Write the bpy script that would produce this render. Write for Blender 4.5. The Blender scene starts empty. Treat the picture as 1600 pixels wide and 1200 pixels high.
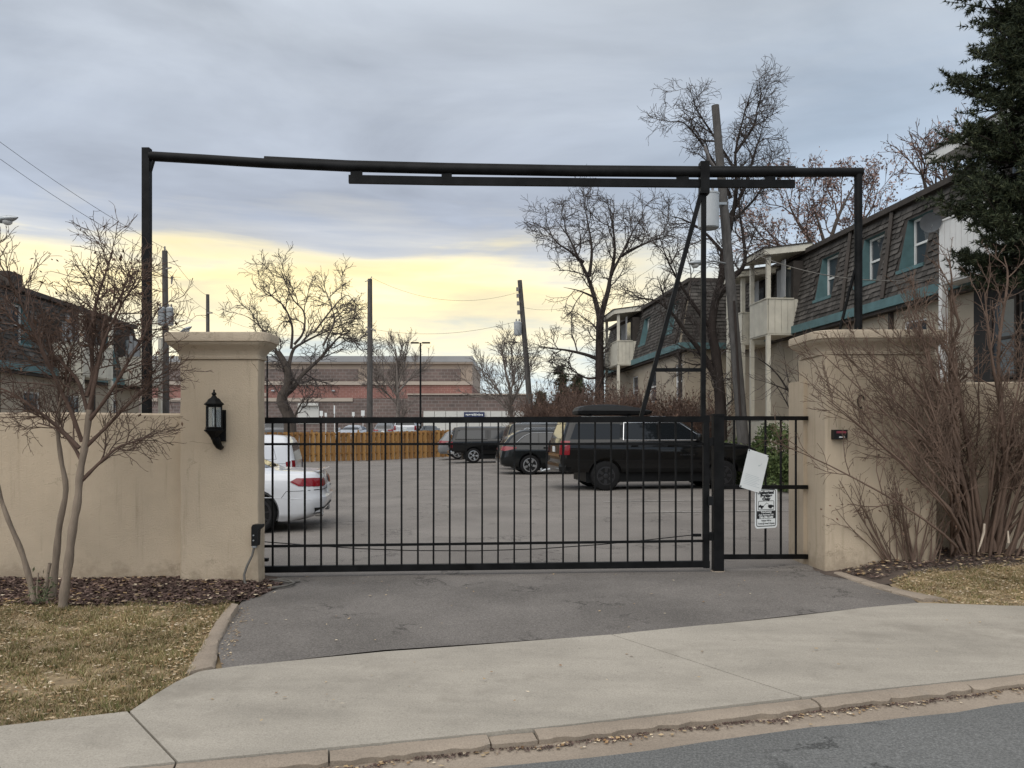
import bpy, bmesh, math, random
import numpy as np
from mathutils import Vector, Matrix

random.seed(7)
RNG = np.random.default_rng(11)
SC = bpy.context.scene
COL = SC.collection
R = math.radians

# ------------------------------------------------------------------ camera
cam_d = bpy.data.cameras.new('camera')
cam = bpy.data.objects.new('camera', cam_d)
COL.objects.link(cam)
cam.location = (0, 0, 1.65)
cam.rotation_euler = (R(90), 0, 0)
cam_d.sensor_width = 36
cam_d.lens = 27.0
cam_d.shift_y = 0.045
cam_d.clip_start = 0.05
cam_d.clip_end = 6000
SC.camera = cam
SC.render.resolution_x, SC.render.resolution_y = 1024, 768

# ------------------------------------------------------------------ sun, sky, exposure
SUN_EL, SUN_AZ = 52, 205          # azimuth in degrees clockwise from +Y (behind the camera, to its left)
sun_d = bpy.data.lights.new('sun', 'SUN')
sun_d.energy = 1.5
sun_d.angle = R(75)
sun_d.color = (1.0, 0.955, 0.89)
sun = bpy.data.objects.new('sun', sun_d)
COL.objects.link(sun)
sv = Vector((math.sin(R(SUN_AZ)) * math.cos(R(SUN_EL)), math.cos(R(SUN_AZ)) * math.cos(R(SUN_EL)), math.sin(R(SUN_EL))))
sun.rotation_euler = sv.to_track_quat('Z', 'Y').to_euler()
sun.location = sv * 60

world = bpy.data.worlds.new('World')
SC.world = world
world.use_nodes = True


def build_sky():
    nt = world.node_tree
    N, Lk = nt.nodes, nt.links
    N.clear()
    out = N.new('ShaderNodeOutputWorld')
    bg = N.new('ShaderNodeBackground')
    bg.inputs['Strength'].default_value = 0.1
    Lk.new(bg.outputs[0], out.inputs[0])
    tc = N.new('ShaderNodeTexCoord')
    sep = N.new('ShaderNodeSeparateXYZ')
    Lk.new(tc.outputs['Generated'], sep.inputs[0])

    def m(op, a, b=None, c=None, clamp=False):
        n = N.new('ShaderNodeMath'); n.operation = op; n.use_clamp = clamp
        for i, v in enumerate((a, b, c)):
            if v is None: continue
            if isinstance(v, (int, float)): n.inputs[i].default_value = v
            else: Lk.new(v, n.inputs[i])
        return n.outputs[0]

    def mix(f, a, b, mode='MIX'):
        n = N.new('ShaderNodeMix'); n.data_type = 'RGBA'; n.blend_type = mode
        for s, v in ((n.inputs[0], f), (n.inputs[6], a), (n.inputs[7], b)):
            if isinstance(v, (int, float)): s.default_value = v
            elif isinstance(v, tuple): s.default_value = v
            else: Lk.new(v, s)
        return n.outputs[2]

    def ramp(f, stops):
        n = N.new('ShaderNodeValToRGB')
        e = n.color_ramp.elements
        while len(e) < len(stops): e.new(0.5)
        for k, (p, c) in enumerate(stops):
            e[k].position = p; e[k].color = (c[0], c[1], c[2], 1)
        Lk.new(f, n.inputs[0])
        return n.outputs[0]

    x, y, z = sep.outputs
    az = m('ARCTAN2', x, y)
    zc = m('MAXIMUM', z, 0.0)
    # thin streaks lying along the horizon
    cs = N.new('ShaderNodeCombineXYZ')
    Lk.new(m('MULTIPLY', az, 2.2), cs.inputs[0]); Lk.new(m('MULTIPLY', z, 26), cs.inputs[1])
    n1 = N.new('ShaderNodeTexNoise'); n1.inputs['Scale'].default_value = 1.6; n1.inputs['Detail'].default_value = 6
    n1.inputs['Roughness'].default_value = 0.55
    Lk.new(cs.outputs[0], n1.inputs['Vector'])
    streak = n1.outputs['Fac']
    # cloud deck seen in perspective
    zz = m('ADD', zc, 0.10)
    cd = N.new('ShaderNodeCombineXYZ')
    Lk.new(m('DIVIDE', x, zz), cd.inputs[0]); Lk.new(m('MULTIPLY', m('DIVIDE', y, zz), 1.25), cd.inputs[1])
    n2 = N.new('ShaderNodeTexNoise'); n2.inputs['Scale'].default_value = 1.15; n2.inputs['Detail'].default_value = 7
    n2.inputs['Roughness'].default_value = 0.52; n2.inputs['Distortion'].default_value = 0.5
    Lk.new(cd.outputs[0], n2.inputs['Vector'])
    deck = n2.outputs['Fac']
    # elevation, its edge broken up by the clouds
    w = m('ADD', zc, m('ADD', m('MULTIPLY', m('SUBTRACT', deck, 0.5), 0.15), m('MULTIPLY', m('SUBTRACT', streak, 0.5), 0.11)))
    warm = ramp(w, [(0.0, (.50, .52, .50)), (.045, (.43, .50, .54)), (.085, (.53, .56, .52)), (.125, (.70, .62, .42)),
                    (.175, (.83, .69, .37)), (.205, (.71, .63, .42)), (.235, (.40, .405, .41)), (.275, (.275, .30, .35)),
                    (.35, (.305, .335, .385)), (.5, (.365, .395, .435)), (1.0, (.48, .495, .52))])
    cool = ramp(w, [(0.0, (.50, .52, .51)), (.08, (.48, .53, .56)), (.16, (.40, .47, .56)), (.26, (.30, .37, .455)),
                    (.36, (.285, .335, .40)), (.5, (.355, .385, .42)), (1.0, (.48, .495, .52))])
    d = m('ADD', az, 0.21)
    right = m('GREATER_THAN', d, 0.0)
    wid = m('ADD', m('MULTIPLY', right, -0.15), 0.62)
    q = m('DIVIDE', d, wid)
    g = m('EXPONENT', m('MULTIPLY', m('POWER', m('ABSOLUTE', q), 4.0), -1.0))
    col = mix(g, cool, warm)
    # brightness play in the cloud deck and in the streaks
    low = m('SUBTRACT', 1.0, m('MULTIPLY', zc, 4.5), clamp=True)
    b1 = m('MULTIPLY_ADD', m('SUBTRACT', streak, 0.5), 0.85, 1.0)
    b2 = m('MULTIPLY_ADD', m('SUBTRACT', deck, 0.5), 1.05, 1.0)
    bb = N.new('ShaderNodeMix'); bb.data_type = 'FLOAT'
    Lk.new(low, bb.inputs[0]); Lk.new(b2, bb.inputs[2]); Lk.new(b1, bb.inputs[3])
    cc = N.new('ShaderNodeVectorMath'); cc.operation = 'SCALE'
    Lk.new(col, cc.inputs[0]); Lk.new(m('MULTIPLY', bb.outputs[0], 11.5), cc.inputs['Scale'])
    sky = N.new('ShaderNodeTexSky'); sky.sky_type = 'NISHITA'; sky.sun_disc = False
    sky.sun_elevation = R(SUN_EL); sky.sun_rotation = R(SUN_AZ)
    Lk.new(mix(0.93, sky.outputs[0], cc.outputs[0]), bg.inputs[0])


build_sky()
vs = SC.view_settings
vs.view_transform = 'Standard'; vs.look = 'None'; vs.exposure = 0.52; vs.gamma = 1.0; vs.use_curve_mapping = False

# ------------------------------------------------------------------ picture -> place
F, CX, HY, CH = 1200.0, 800.0, 672.0, 1.65


def at(px, py, Y):
    return np.array(((px - CX) * Y / F, Y, CH - (py - HY) * Y / F))


def gp(px, py, z=0.0):
    Y = F * (CH - z) / (py - HY)
    return np.array(((px - CX) * Y / F, Y, z))


def ss(a, b, x):
    t = min(1.0, max(0.0, (x - a) / (b - a)))
    return t * t * (3 - 2 * t)


# ------------------------------------------------------------------ materials
MATS = {}


def new_mat(name):
    m = bpy.data.materials.new(name)
    m.use_nodes = True
    nt = m.node_tree
    b = nt.nodes['Principled BSDF']
    MATS[name] = m
    return m, nt, b


def nodes_noise(nt, scale, detail=5, rough=.55, coord='Object', stretch=None):
    tc = nt.nodes.new('ShaderNodeTexCoord')
    src = tc.outputs[coord]
    if stretch:
        mp = nt.nodes.new('ShaderNodeMapping')
        mp.inputs['Scale'].default_value = stretch
        nt.links.new(src, mp.inputs[0]); src = mp.outputs[0]
    n = nt.nodes.new('ShaderNodeTexNoise')
    n.inputs['Scale'].default_value = scale
    n.inputs['Detail'].default_value = detail
    n.inputs['Roughness'].default_value = rough
    nt.links.new(src, n.inputs['Vector'])
    return n.outputs['Fac']


def nodes_ramp(nt, fac, stops):
    n = nt.nodes.new('ShaderNodeValToRGB')
    e = n.color_ramp.elements
    while len(e) < len(stops): e.new(0.5)
    for k, (p, c) in enumerate(stops):
        e[k].position = p
        e[k].color = (c[0], c[1], c[2], 1) if hasattr(c, '__len__') else (c, c, c, 1)
    nt.links.new(fac, n.inputs[0])
    return n.outputs[0]


def nodes_mix(nt, f, a, b, mode='MIX'):
    n = nt.nodes.new('ShaderNodeMix'); n.data_type = 'RGBA'; n.blend_type = mode
    for s, v in ((n.inputs[0], f), (n.inputs[6], a), (n.inputs[7], b)):
        if isinstance(v, (int, float)): s.default_value = v
        elif isinstance(v, tuple): s.default_value = v if len(v) == 4 else (*v, 1)
        else: nt.links.new(v, s)
    return n.outputs[2]


def nodes_bump(nt, b, fac, strength, dist=.01):
    n = nt.nodes.new('ShaderNodeBump')
    n.inputs['Strength'].default_value = strength
    n.inputs['Distance'].default_value = dist
    nt.links.new(fac, n.inputs['Height'])
    nt.links.new(n.outputs[0], b.inputs['Normal'])


def mat(name, c, rough=.7, var=.18, scale=4, metallic=0, bump=0, bscale=None, coat=0, spec=.5, island=0, stretch=None):
    if name in MATS: return MATS[name]
    m, nt, b = new_mat(name)
    b.inputs['Roughness'].default_value = rough
    b.inputs['Metallic'].default_value = metallic
    b.inputs['Coat Weight'].default_value = coat
    b.inputs['Coat Roughness'].default_value = .06
    b.inputs['Specular IOR Level'].default_value = spec
    f = nodes_noise(nt, scale, stretch=stretch)
    lo = tuple(max(0, v * (1 - var * 1.6)) for v in c); hi = tuple(v * (1 + var * 1.6) for v in c)
    col = nodes_ramp(nt, f, [(.25, lo), (.75, hi)])
    if island:
        g = nt.nodes.new('ShaderNodeNewGeometry')
        k = nodes_ramp(nt, g.outputs['Random Per Island'], [(0, 1 - island), (1, 1 + island)])
        col = nodes_mix(nt, 1.0, col, k, 'MULTIPLY')
    nt.links.new(col, b.inputs['Base Color'])
    if bump:
        nodes_bump(nt, b, nodes_noise(nt, bscale or scale * 8, 6, .6, stretch=stretch), bump)
    return m


def mat_island(name, stops, rough=.8, spec=.3, trans=0):
    m, nt, b = new_mat(name)
    b.inputs['Roughness'].default_value = rough
    b.inputs['Specular IOR Level'].default_value = spec
    g = nt.nodes.new('ShaderNodeNewGeometry')
    col = nodes_ramp(nt, g.outputs['Random Per Island'], stops)
    f = nodes_noise(nt, 1.3, 3)
    col = nodes_mix(nt, 1.0, col, nodes_ramp(nt, f, [(.3, .72), (.7, 1.25)]), 'MULTIPLY')
    nt.links.new(col, b.inputs['Base Color'])
    return m


def mat_glass(name, c=(.02, .025, .03), rough=.04):
    m, nt, b = new_mat(name)
    b.inputs['Base Color'].default_value = (*c, 1)
    b.inputs['Roughness'].default_value = rough
    b.inputs['Specular IOR Level'].default_value = .6
    return m


def mat_stucco(name, c):
    m, nt, b = new_mat(name)
    b.inputs['Roughness'].default_value = .92
    b.inputs['Specular IOR Level'].default_value = .15
    big = nodes_noise(nt, .9, 5, .6)
    col = nodes_ramp(nt, big, [(.25, tuple(v * .80 for v in c)), (.55, c), (.8, tuple(min(1, v * 1.12) for v in c))])
    # rain streaks running down from the top
    drip = nodes_noise(nt, 4.5, 6, .68, stretch=(2.6, 2.6, .16))
    col = nodes_mix(nt, 1.0, col, nodes_ramp(nt, drip, [(.28, (.80, .785, .76)), (.44, (1, 1, 1)), (.72, (1.03, 1.03, 1.02))]), 'MULTIPLY')
    # patched and scuffed spots
    sp = nodes_noise(nt, 5.5, 3, .7)
    col = nodes_mix(nt, nodes_ramp(nt, sp, [(.66, 0), (.75, .35)]), col, tuple(min(1, v * 1.22) for v in c))
    # splash dirt low down, uneven along the wall
    tcs = nt.nodes.new('ShaderNodeTexCoord'); sx = nt.nodes.new('ShaderNodeSeparateXYZ'); nt.links.new(tcs.outputs['Object'], sx.inputs[0])
    hgt = nt.nodes.new('ShaderNodeMath'); hgt.operation = 'MULTIPLY_ADD'; hgt.inputs[1].default_value = 1.0
    nt.links.new(nodes_noise(nt, 6, 5, .7), hgt.inputs[0]); nt.links.new(sx.outputs[2], hgt.inputs[2])
    col = nodes_mix(nt, nodes_ramp(nt, hgt.outputs[0], [(.50, .55), (.75, 0)]), col, (c[0] * .55, c[1] * .52, c[2] * .5))
    # hairline cracks
    hc = nodes_ramp(nt, nodes_noise(nt, 1.7, 8, .6), [(.492, 0), (.4985, .5), (.5015, .5), (.508, 0)])
    hm = nodes_ramp(nt, nodes_noise(nt, .9, 2), [(.55, 0), (.62, 1)])
    col = nodes_mix(nt, nodes_mix(nt, 1.0, hc, hm, 'MULTIPLY'), col, (c[0] * .5, c[1] * .48, c[2] * .45))
    nt.links.new(col, b.inputs['Base Color'])
    nodes_bump(nt, b, nodes_mix(nt, .35, nodes_noise(nt, 90, 5, .75), nodes_noise(nt, 7, 6, .65)), .8, .025)
    return m


def mat_asphalt(name, c, patch=.25):
    m, nt, b = new_mat(name)
    b.inputs['Roughness'].default_value = .88
    b.inputs['Specular IOR Level'].default_value = .25
    big = nodes_noise(nt, .55, 6, .6)
    col = nodes_ramp(nt, big, [(.28, tuple(v * (1 - patch) for v in c)), (.7, tuple(v * (1 + patch) for v in c))])
    fine = nodes_noise(nt, 75, 4, .85)
    col = nodes_mix(nt, 1.0, col, nodes_ramp(nt, fine, [(.28, .45), (.5, .95), (.74, 1.95)]), 'MULTIPLY')
    # cracks: thin dark lines where a warped noise crosses its middle
    cr = nodes_noise(nt, 1.1, 9, .65)
    line = nodes_ramp(nt, cr, [(.485, 1), (.497, .45), (.503, .45), (.515, 1)])
    mask = nodes_ramp(nt, nodes_noise(nt, .8, 2), [(.52, 0), (.6, 1)])
    col = nodes_mix(nt, mask, col, nodes_mix(nt, 1.0, col, line, 'MULTIPLY'))
    nt.links.new(col, b.inputs['Base Color'])
    nodes_bump(nt, b, fine, .7, .006)
    return m


def mat_concrete(name, c, stain=.5):
    m, nt, b = new_mat(name)
    b.inputs['Roughness'].default_value = .9
    b.inputs['Specular IOR Level'].default_value = .2
    big = nodes_noise(nt, .9, 7, .62)
    col = nodes_ramp(nt, big, [(.25, tuple(v * .78 for v in c)), (.5, c), (.78, tuple(v * 1.14 for v in c))])
    st = nodes_noise(nt, 2.3, 6, .7, stretch=(1, 1.6, 1))
    col = nodes_mix(nt, nodes_ramp(nt, st, [(.58, 0), (.72, stain * .6)]), col, (.30, .27, .23))
    fine = nodes_noise(nt, 95, 4, .8)
    col = nodes_mix(nt, 1.0, col, nodes_ramp(nt, fine, [(.28, .68), (.5, 1.0), (.75, 1.25)]), 'MULTIPLY')
    sw = nodes_noise(nt, 1.6, 6, .7, stretch=(.35, 1.6, 1))
    col = nodes_mix(nt, 1.0, col, nodes_ramp(nt, sw, [(.3, .84), (.6, 1.04)]), 'MULTIPLY')
    grime = nodes_noise(nt, .75, 8, .72)
    col = nodes_mix(nt, nodes_ramp(nt, grime, [(.54, 0), (.66, .6)]), col, (c[0] * .62, c[1] * .61, c[2] * .60))
    spots = nodes_noise(nt, 26, 2, .5)
    col = nodes_mix(nt, nodes_ramp(nt, spots, [(.73, 0), (.76, .5)]), col, (.13, .12, .11))
    nt.links.new(col, b.inputs['Base Color'])
    nodes_bump(nt, b, fine, .4, .004)
    return m


def mat_brick(name, c1, c2, mortar, w=.4, h=.2, ms=.02):
    m, nt, b = new_mat(name)
    b.inputs['Roughness'].default_value = .9
    tc = nt.nodes.new('ShaderNodeTexCoord')
    mp = nt.nodes.new('ShaderNodeMapping')
    mp.inputs['Rotation'].default_value = (R(90), 0, 0)
    nt.links.new(tc.outputs['Object'], mp.inputs[0])
    br = nt.nodes.new('ShaderNodeTexBrick')
    br.inputs['Color1'].default_value = (*c1, 1); br.inputs['Color2'].default_value = (*c2, 1)
    br.inputs['Mortar'].default_value = (*mortar, 1)
    br.inputs['Scale'].default_value = 1
    br.inputs['Brick Width'].default_value = w; br.inputs['Row Height'].default_value = h
    br.inputs['Mortar Size'].default_value = ms
    nt.links.new(mp.outputs[0], br.inputs['Vector'])
    f = nodes_noise(nt, .35, 5)
    nt.links.new(nodes_mix(nt, 1.0, br.outputs[0], nodes_ramp(nt, f, [(.3, .8), (.7, 1.18)]), 'MULTIPLY'), b.inputs['Base Color'])
    return m


def mat_bark(name, c, var=.3):
    m, nt, b = new_mat(name)
    b.inputs['Roughness'].default_value = .95
    b.inputs['Specular IOR Level'].default_value = .15
    f = nodes_noise(nt, 9, 6, .65, stretch=(1, 1, .25))
    nt.links.new(nodes_ramp(nt, f, [(.3, tuple(v * (1 - var) for v in c)), (.72, tuple(v * (1 + var) for v in c))]), b.inputs['Base Color'])
    nodes_bump(nt, b, nodes_noise(nt, 40, 4, .7, stretch=(1, 1, .2)), .6, .02)
    return m


# ------------------------------------------------------------------ mesh building
class MB:
    def __init__(self):
        self.v, self.f = [], []
        self.n = 0

    def add(self, verts, faces):
        o = self.n
        self.v.extend([tuple(map(float, p)) for p in verts])
        self.f.extend([tuple(i + o for i in fc) for fc in faces])
        self.n += len(verts)
        return self

    def box(self, c, s, rot=None, taper=1.0):
        hx, hy, hz = s[0] / 2, s[1] / 2, s[2] / 2
        vs = []
        for z in (-hz, hz):
            k = taper if z > 0 else 1
            for (x, y) in ((-hx, -hy), (hx, -hy), (hx, hy), (-hx, hy)):
                p = Vector((x * k, y * k, z))
                if rot is not None: p = rot @ p
                vs.append((p.x + c[0], p.y + c[1], p.z + c[2]))
        return self.add(vs, [(0, 3, 2, 1), (4, 5, 6, 7), (0, 1, 5, 4), (1, 2, 6, 5), (2, 3, 7, 6), (3, 0, 4, 7)])

    def bb(self, lo, hi):
        return self.box([(a + b) / 2 for a, b in zip(lo, hi)], [abs(b - a) for a, b in zip(lo, hi)])

    def bar(self, a, b, w, h, up=(0, 0, 1)):
        a, b = Vector(a), Vector(b)
        d = (b - a); L = d.length; d.normalize()
        u = Vector(up)
        s = d.cross(u)
        if s.length < 1e-4: s = d.cross(Vector((0, 1, 0)))
        s.normalize(); u = s.cross(d).normalized()
        vs = []
        for p in (a, b):
            for (i, j) in ((-1, -1), (1, -1), (1, 1), (-1, 1)):
                vs.append(p + s * (i * w / 2) + u * (j * h / 2))
        return self.add(vs, [(0, 1, 2, 3), (7, 6, 5, 4), (0, 4, 5, 1), (1, 5, 6, 2), (2, 6, 7, 3), (3, 7, 4, 0)])

    def tube(self, pts, rad, sides=8, cap=True):
        pts = np.asarray(pts, float)
        rad = np.full(len(pts), rad) if np.isscalar(rad) else np.asarray(rad, float)
        V, Fc = tube_batch(pts[None], rad[None], sides)
        o = self.n
        self.add(V, [tuple(q) for q in Fc.tolist()])
        if cap:
            n = len(pts)
            self.f.append(tuple(o + i for i in reversed(range(sides))))
            self.f.append(tuple(o + (n - 1) * sides + i for i in range(sides)))
        return self

    def lathe(self, prof, c=(0, 0, 0), seg=16, axis='z', rot0=0.0):
        vs, fs = [], []
        for (r, h) in prof:
            for k in range(seg):
                a = 2 * math.pi * k / seg + rot0
                p = (r * math.cos(a), r * math.sin(a), h)
                if axis == 'y': p = (p[0], p[2], p[1])
                if axis == 'x': p = (p[2], p[0], p[1])
                vs.append((p[0] + c[0], p[1] + c[1], p[2] + c[2]))
        n = len(prof)
        for i in range(n - 1):
            for k in range(seg):
                k2 = (k + 1) % seg
                fs.append((i * seg + k, i * seg + k2, (i + 1) * seg + k2, (i + 1) * seg + k))
        fs.append(tuple(reversed(range(seg))))
        fs.append(tuple((n - 1) * seg + k for k in range(seg)))
        return self.add(vs, fs)

    def prism(self, poly, fa, fb):
        """closed polygon mapped by two functions (front and back faces)"""
        n = len(poly)
        vs = [fa(*p) for p in poly] + [fb(*p) for p in poly]
        fs = [tuple(range(n)), tuple(reversed(range(n, 2 * n)))]
        for i in range(n):
            j = (i + 1) % n
            fs.append((i, i + n, j + n, j))
        return self.add(vs, fs)

    def build(self, name, material, parent=None, smooth=None, fix=True):
        me = bpy.data.meshes.new(name)
        me.from_pydata(self.v, [], self.f)
        if fix:
            bm = bmesh.new(); bm.from_mesh(me)
            bmesh.ops.recalc_face_normals(bm, faces=bm.faces)
            bm.to_mesh(me); bm.free()
        return link(name, me, material, parent, smooth)


def link(name, me, material, parent=None, smooth=None):
    if isinstance(material, str): material = MATS[material]
    me.materials.append(material)
    if smooth is not None:
        me.polygons.foreach_set('use_smooth', [True] * len(me.polygons))
        if smooth < 180: me.set_sharp_from_angle(angle=R(smooth))
    o = bpy.data.objects.new(name, me)
    COL.objects.link(o)
    if parent is not None: attach(o, parent)
    return o


LOCAL = set()


def attach(o, parent):
    """parent a child; under a thing that is not local the mesh is written in world coordinates"""
    o.parent = parent
    if parent.parent is None and parent.name not in LOCAL:
        o.matrix_parent_inverse = parent.matrix_basis.inverted()


def tube_batch(P, Rr, sides):
    """P [m,n,3], Rr [m,n] -> verts, quads"""
    m, n, _ = P.shape
    T = np.gradient(P, axis=1)
    T /= np.linalg.norm(T, axis=2, keepdims=True) + 1e-9
    ref = np.zeros((m, 1, 3)); ax = np.argmin(np.abs(T.mean(1)), axis=1)
    ref[np.arange(m), 0, ax] = 1
    S = np.cross(T, np.broadcast_to(ref, T.shape)); S /= np.linalg.norm(S, axis=2, keepdims=True) + 1e-9
    U = np.cross(S, T)
    a = 2 * np.pi * np.arange(sides) / sides
    V = P[:, :, None, :] + Rr[:, :, None, None] * (np.cos(a)[None, None, :, None] * S[:, :, None, :] + np.sin(a)[None, None, :, None] * U[:, :, None, :])
    V = V.reshape(-1, 3)
    i = np.arange(m)[:, None, None] * n * sides + np.arange(n - 1)[None, :, None] * sides
    k = np.arange(sides)[None, None, :]
    k2 = (k + 1) % sides
    Fc = np.stack([i + k, i + k2, i + sides + k2, i + sides + k], axis=-1).reshape(-1, 4)
    return V, Fc


def mesh_np(name, V, Fc):
    """fast mesh from arrays; all faces with the same number of corners"""
    me = bpy.data.meshes.new(name)
    V = np.ascontiguousarray(V, dtype=np.float32); Fc = np.ascontiguousarray(Fc, dtype=np.int32)
    k = Fc.shape[1]
    me.vertices.add(len(V)); me.vertices.foreach_set('co', V.ravel())
    me.loops.add(Fc.size); me.loops.foreach_set('vertex_index', Fc.ravel())
    me.polygons.add(len(Fc)); me.polygons.foreach_set('loop_start', np.arange(len(Fc), dtype=np.int32) * k)
    me.update(calc_edges=True)
    return me


def tag(o, label, cat=None, group=None, kind=None):
    o['label'] = label
    if cat: o['category'] = cat
    if group: o['group'] = group
    if kind: o['kind'] = kind
    return o


def thing(name, label, cat, loc=(0, 0, 0), rotz=0.0, group=None, local=False):
    o = bpy.data.objects.new(name, None)
    o.empty_display_size = .2
    COL.objects.link(o)
    o.location = loc; o.rotation_euler = (0, 0, rotz)
    if local: LOCAL.add(o.name)
    return tag(o, label, cat, group)


def poly_sheet(name, pts, material, zf=None, cell=None):
    """flat or draped polygon sheet, triangulated, optionally cut into cells"""
    bm = bmesh.new()
    vs = [bm.verts.new((p[0], p[1], p[2] if len(p) > 2 else 0)) for p in pts]
    bm.faces.new(vs)
    if cell:
        xs = [p[0] for p in pts]; ys = [p[1] for p in pts]
        for ax, lo, hi in ((0, min(xs), max(xs)), (1, min(ys), max(ys))):
            c = lo + cell
            while c < hi:
                no = Vector((1, 0, 0)) if ax == 0 else Vector((0, 1, 0))
                co = Vector((c, 0, 0)) if ax == 0 else Vector((0, c, 0))
                bmesh.ops.bisect_plane(bm, geom=bm.verts[:] + bm.edges[:] + bm.faces[:], plane_co=co, plane_no=no)
                c += cell
    bmesh.ops.triangulate(bm, faces=bm.faces[:])
    if zf:
        for v in bm.verts: v.co.z = zf(v.co.x, v.co.y)
    bmesh.ops.recalc_face_normals(bm, faces=bm.faces)
    for f in bm.faces:
        if f.normal.z < 0: f.normal_flip()
    me = bpy.data.meshes.new(name); bm.to_mesh(me); bm.free()
    return link(name, me, material, smooth=180)


def in_poly(P, poly):
    x, y = P[:, 0], P[:, 1]
    ins = np.zeros(len(P), bool)
    n = len(poly)
    for i in range(n):
        x1, y1 = poly[i][0], poly[i][1]; x2, y2 = poly[(i + 1) % n][0], poly[(i + 1) % n][1]
        c = ((y1 > y) != (y2 > y)) & (x < (x2 - x1) * (y - y1) / (y2 - y1 + 1e-12) + x1)
        ins ^= c
    return ins


def scatter(poly, n):
    P = np.array([(p[0], p[1]) for p in poly])
    lo, hi = P.min(0), P.max(0)
    out = []
    tot = 0
    while tot < n:
        q = RNG.uniform(lo, hi, (n * 2, 2)); q = q[in_poly(q, poly)]
        out.append(q); tot += len(q)
    return np.concatenate(out)[:n]


def text_mesh(s, size, bold=0.0):
    cu = bpy.data.curves.new('lettering', 'FONT')
    cu.body = s; cu.size = size; cu.align_x = 'CENTER'; cu.align_y = 'CENTER'; cu.offset = bold
    cu.resolution_u = 3
    o = bpy.data.objects.new('lettering', cu); COL.objects.link(o)
    dg = bpy.context.evaluated_depsgraph_get()
    me = bpy.data.meshes.new_from_object(o.evaluated_get(dg))
    bpy.data.objects.remove(o); bpy.data.curves.remove(cu)
    return me

# ------------------------------------------------------------------ material palette
mat_stucco('stucco', (.56, .458, .338))
mat_stucco('stucco_cap', (.525, .435, .328))
mat_asphalt('lot_asphalt', (.205, .186, .168), .2)
mat_asphalt('drive_asphalt', (.160, .145, .131), .34)
mat_asphalt('street_asphalt', (.148, .148, .142), .18)
mat_concrete('concrete', (.365, .330, .277))
mat_concrete('old_concrete', (.31, .255, .20), .9)
mat('soil', (.085, .062, .048), .95, .3, 6, bump=.8, bscale=40)
mat('dry_thatch', (.27, .20, .115), .95, .3, 5, bump=.8, bscale=60)
mat_island('mulch', [(0, (.045, .028, .023)), (.5, (.095, .058, .047)), (.85, (.16, .105, .088)), (1, (.26, .19, .15))])
mat_island('grass_blade', [(0, (.16, .115, .055)), (.25, (.31, .22, .11)), (.4, (.13, .14, .05)), (.6, (.19, .19, .07)), (.8, (.40, .29, .16)), (1, (.54, .43, .28))])
mat_island('dead_leaf', [(0, (.22, .12, .055)), (.4, (.40, .28, .15)), (.75, (.55, .43, .28)), (1, (.68, .58, .44))])
mat('black_metal', (.0055, .0056, .0058), .55, .62, 6, bump=.15, bscale=60, spec=.16)
mat('black_plastic', (.007, .0075, .008), .5, .2, 6, spec=.25)
mat('galvanised', (.42, .44, .45), .5, .15, 8, metallic=.6)
mat('white_paint', (.78, .77, .74), .5, .05, 3)
mat('cream_paint', (.62, .58, .48), .7, .10, 2.5)
mat('teal_paint', (.095, .175, .182), .65, .15, 3)
mat('rubber', (.012, .012, .0125), .85, .2, 20, spec=.2)
mat('chrome', (.72, .73, .74), .15, .03, 3, metallic=1)
mat('alloy', (.50, .51, .52), .3, .06, 4, metallic=.9)
mat('black_alloy', (.045, .045, .048), .35, .1, 4, metallic=.6)
mat_glass('window_glass', (.05, .06, .07), .05)
mat_glass('car_glass', (.010, .012, .014), .03)
mat_glass('red_lens', (.21, .008, .014), .12)
mat_glass('pale_lens', (.6, .6, .58), .12)
mat('black_ink', (.012, .013, .016), .6, .1, 3)
mat('sign_white', (.74, .76, .75), .45, .03, 3)
mat('sign_navy', (.02, .03, .09), .5, .1, 3)


def structure(o, label, kind='structure'):
    return tag(o, label, None, None, kind)


# ------------------------------------------------------------------ ground sheets
base = MB()
base.add([(-3000, -600, -.75), (3000, -600, -.75), (3000, 5000, -.75), (-3000, 5000, -.75)], [(0, 1, 2, 3)])
structure(base.build('ground', 'soil'), 'wide brown ground reaching to the horizon')


def lot_z(x, y):
    return -.2 * ss(1, 9, -x) * ss(9.2, 13, y) + .0


structure(poly_sheet('parking_lot', [(-40, 8.75, 0), (-3, 8.55, 0), (3.6, 9.02, 0), (7.6, 9.4, 0), (30, 9.4, 0), (30, 53, 0), (-40, 53, 0)],
                     'lot_asphalt', lot_z, 1.5), 'worn grey asphalt parking lot behind the gate')
far = MB()
far.add([(-400, 52.5, .66), (400, 52.5, .66), (400, 900, .66), (-400, 900, .66), (-400, 52.5, -.75), (400, 52.5, -.75)],
        [(0, 1, 2, 3), (4, 5, 1, 0)])
structure(far.build('far_ground', 'lot_asphalt'), 'higher paved ground beyond the wooden fence')

# street frame
CURB = [(-14, .78), (-4.2, 3.30), (-1.72, 3.93), (-1.01, 4.10), (.37, 4.46), (1.83, 4.88), (3.59, 5.38), (7.5, 6.55), (22, 11.0)]


def curb_y(x):
    for (x0, y0), (x1, y1) in zip(CURB, CURB[1:]):
        if x <= x1: return y0 + (y1 - y0) * (x - x0) / (x1 - x0)
    return CURB[-1][1]


def off_curb(x, d):
    """a point d metres from the kerb joint towards the street"""
    s = (curb_y(x + .2) - curb_y(x - .2)) / .4
    k = math.hypot(1, s)
    return x + s / k * d, curb_y(x) - d / k


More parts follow.
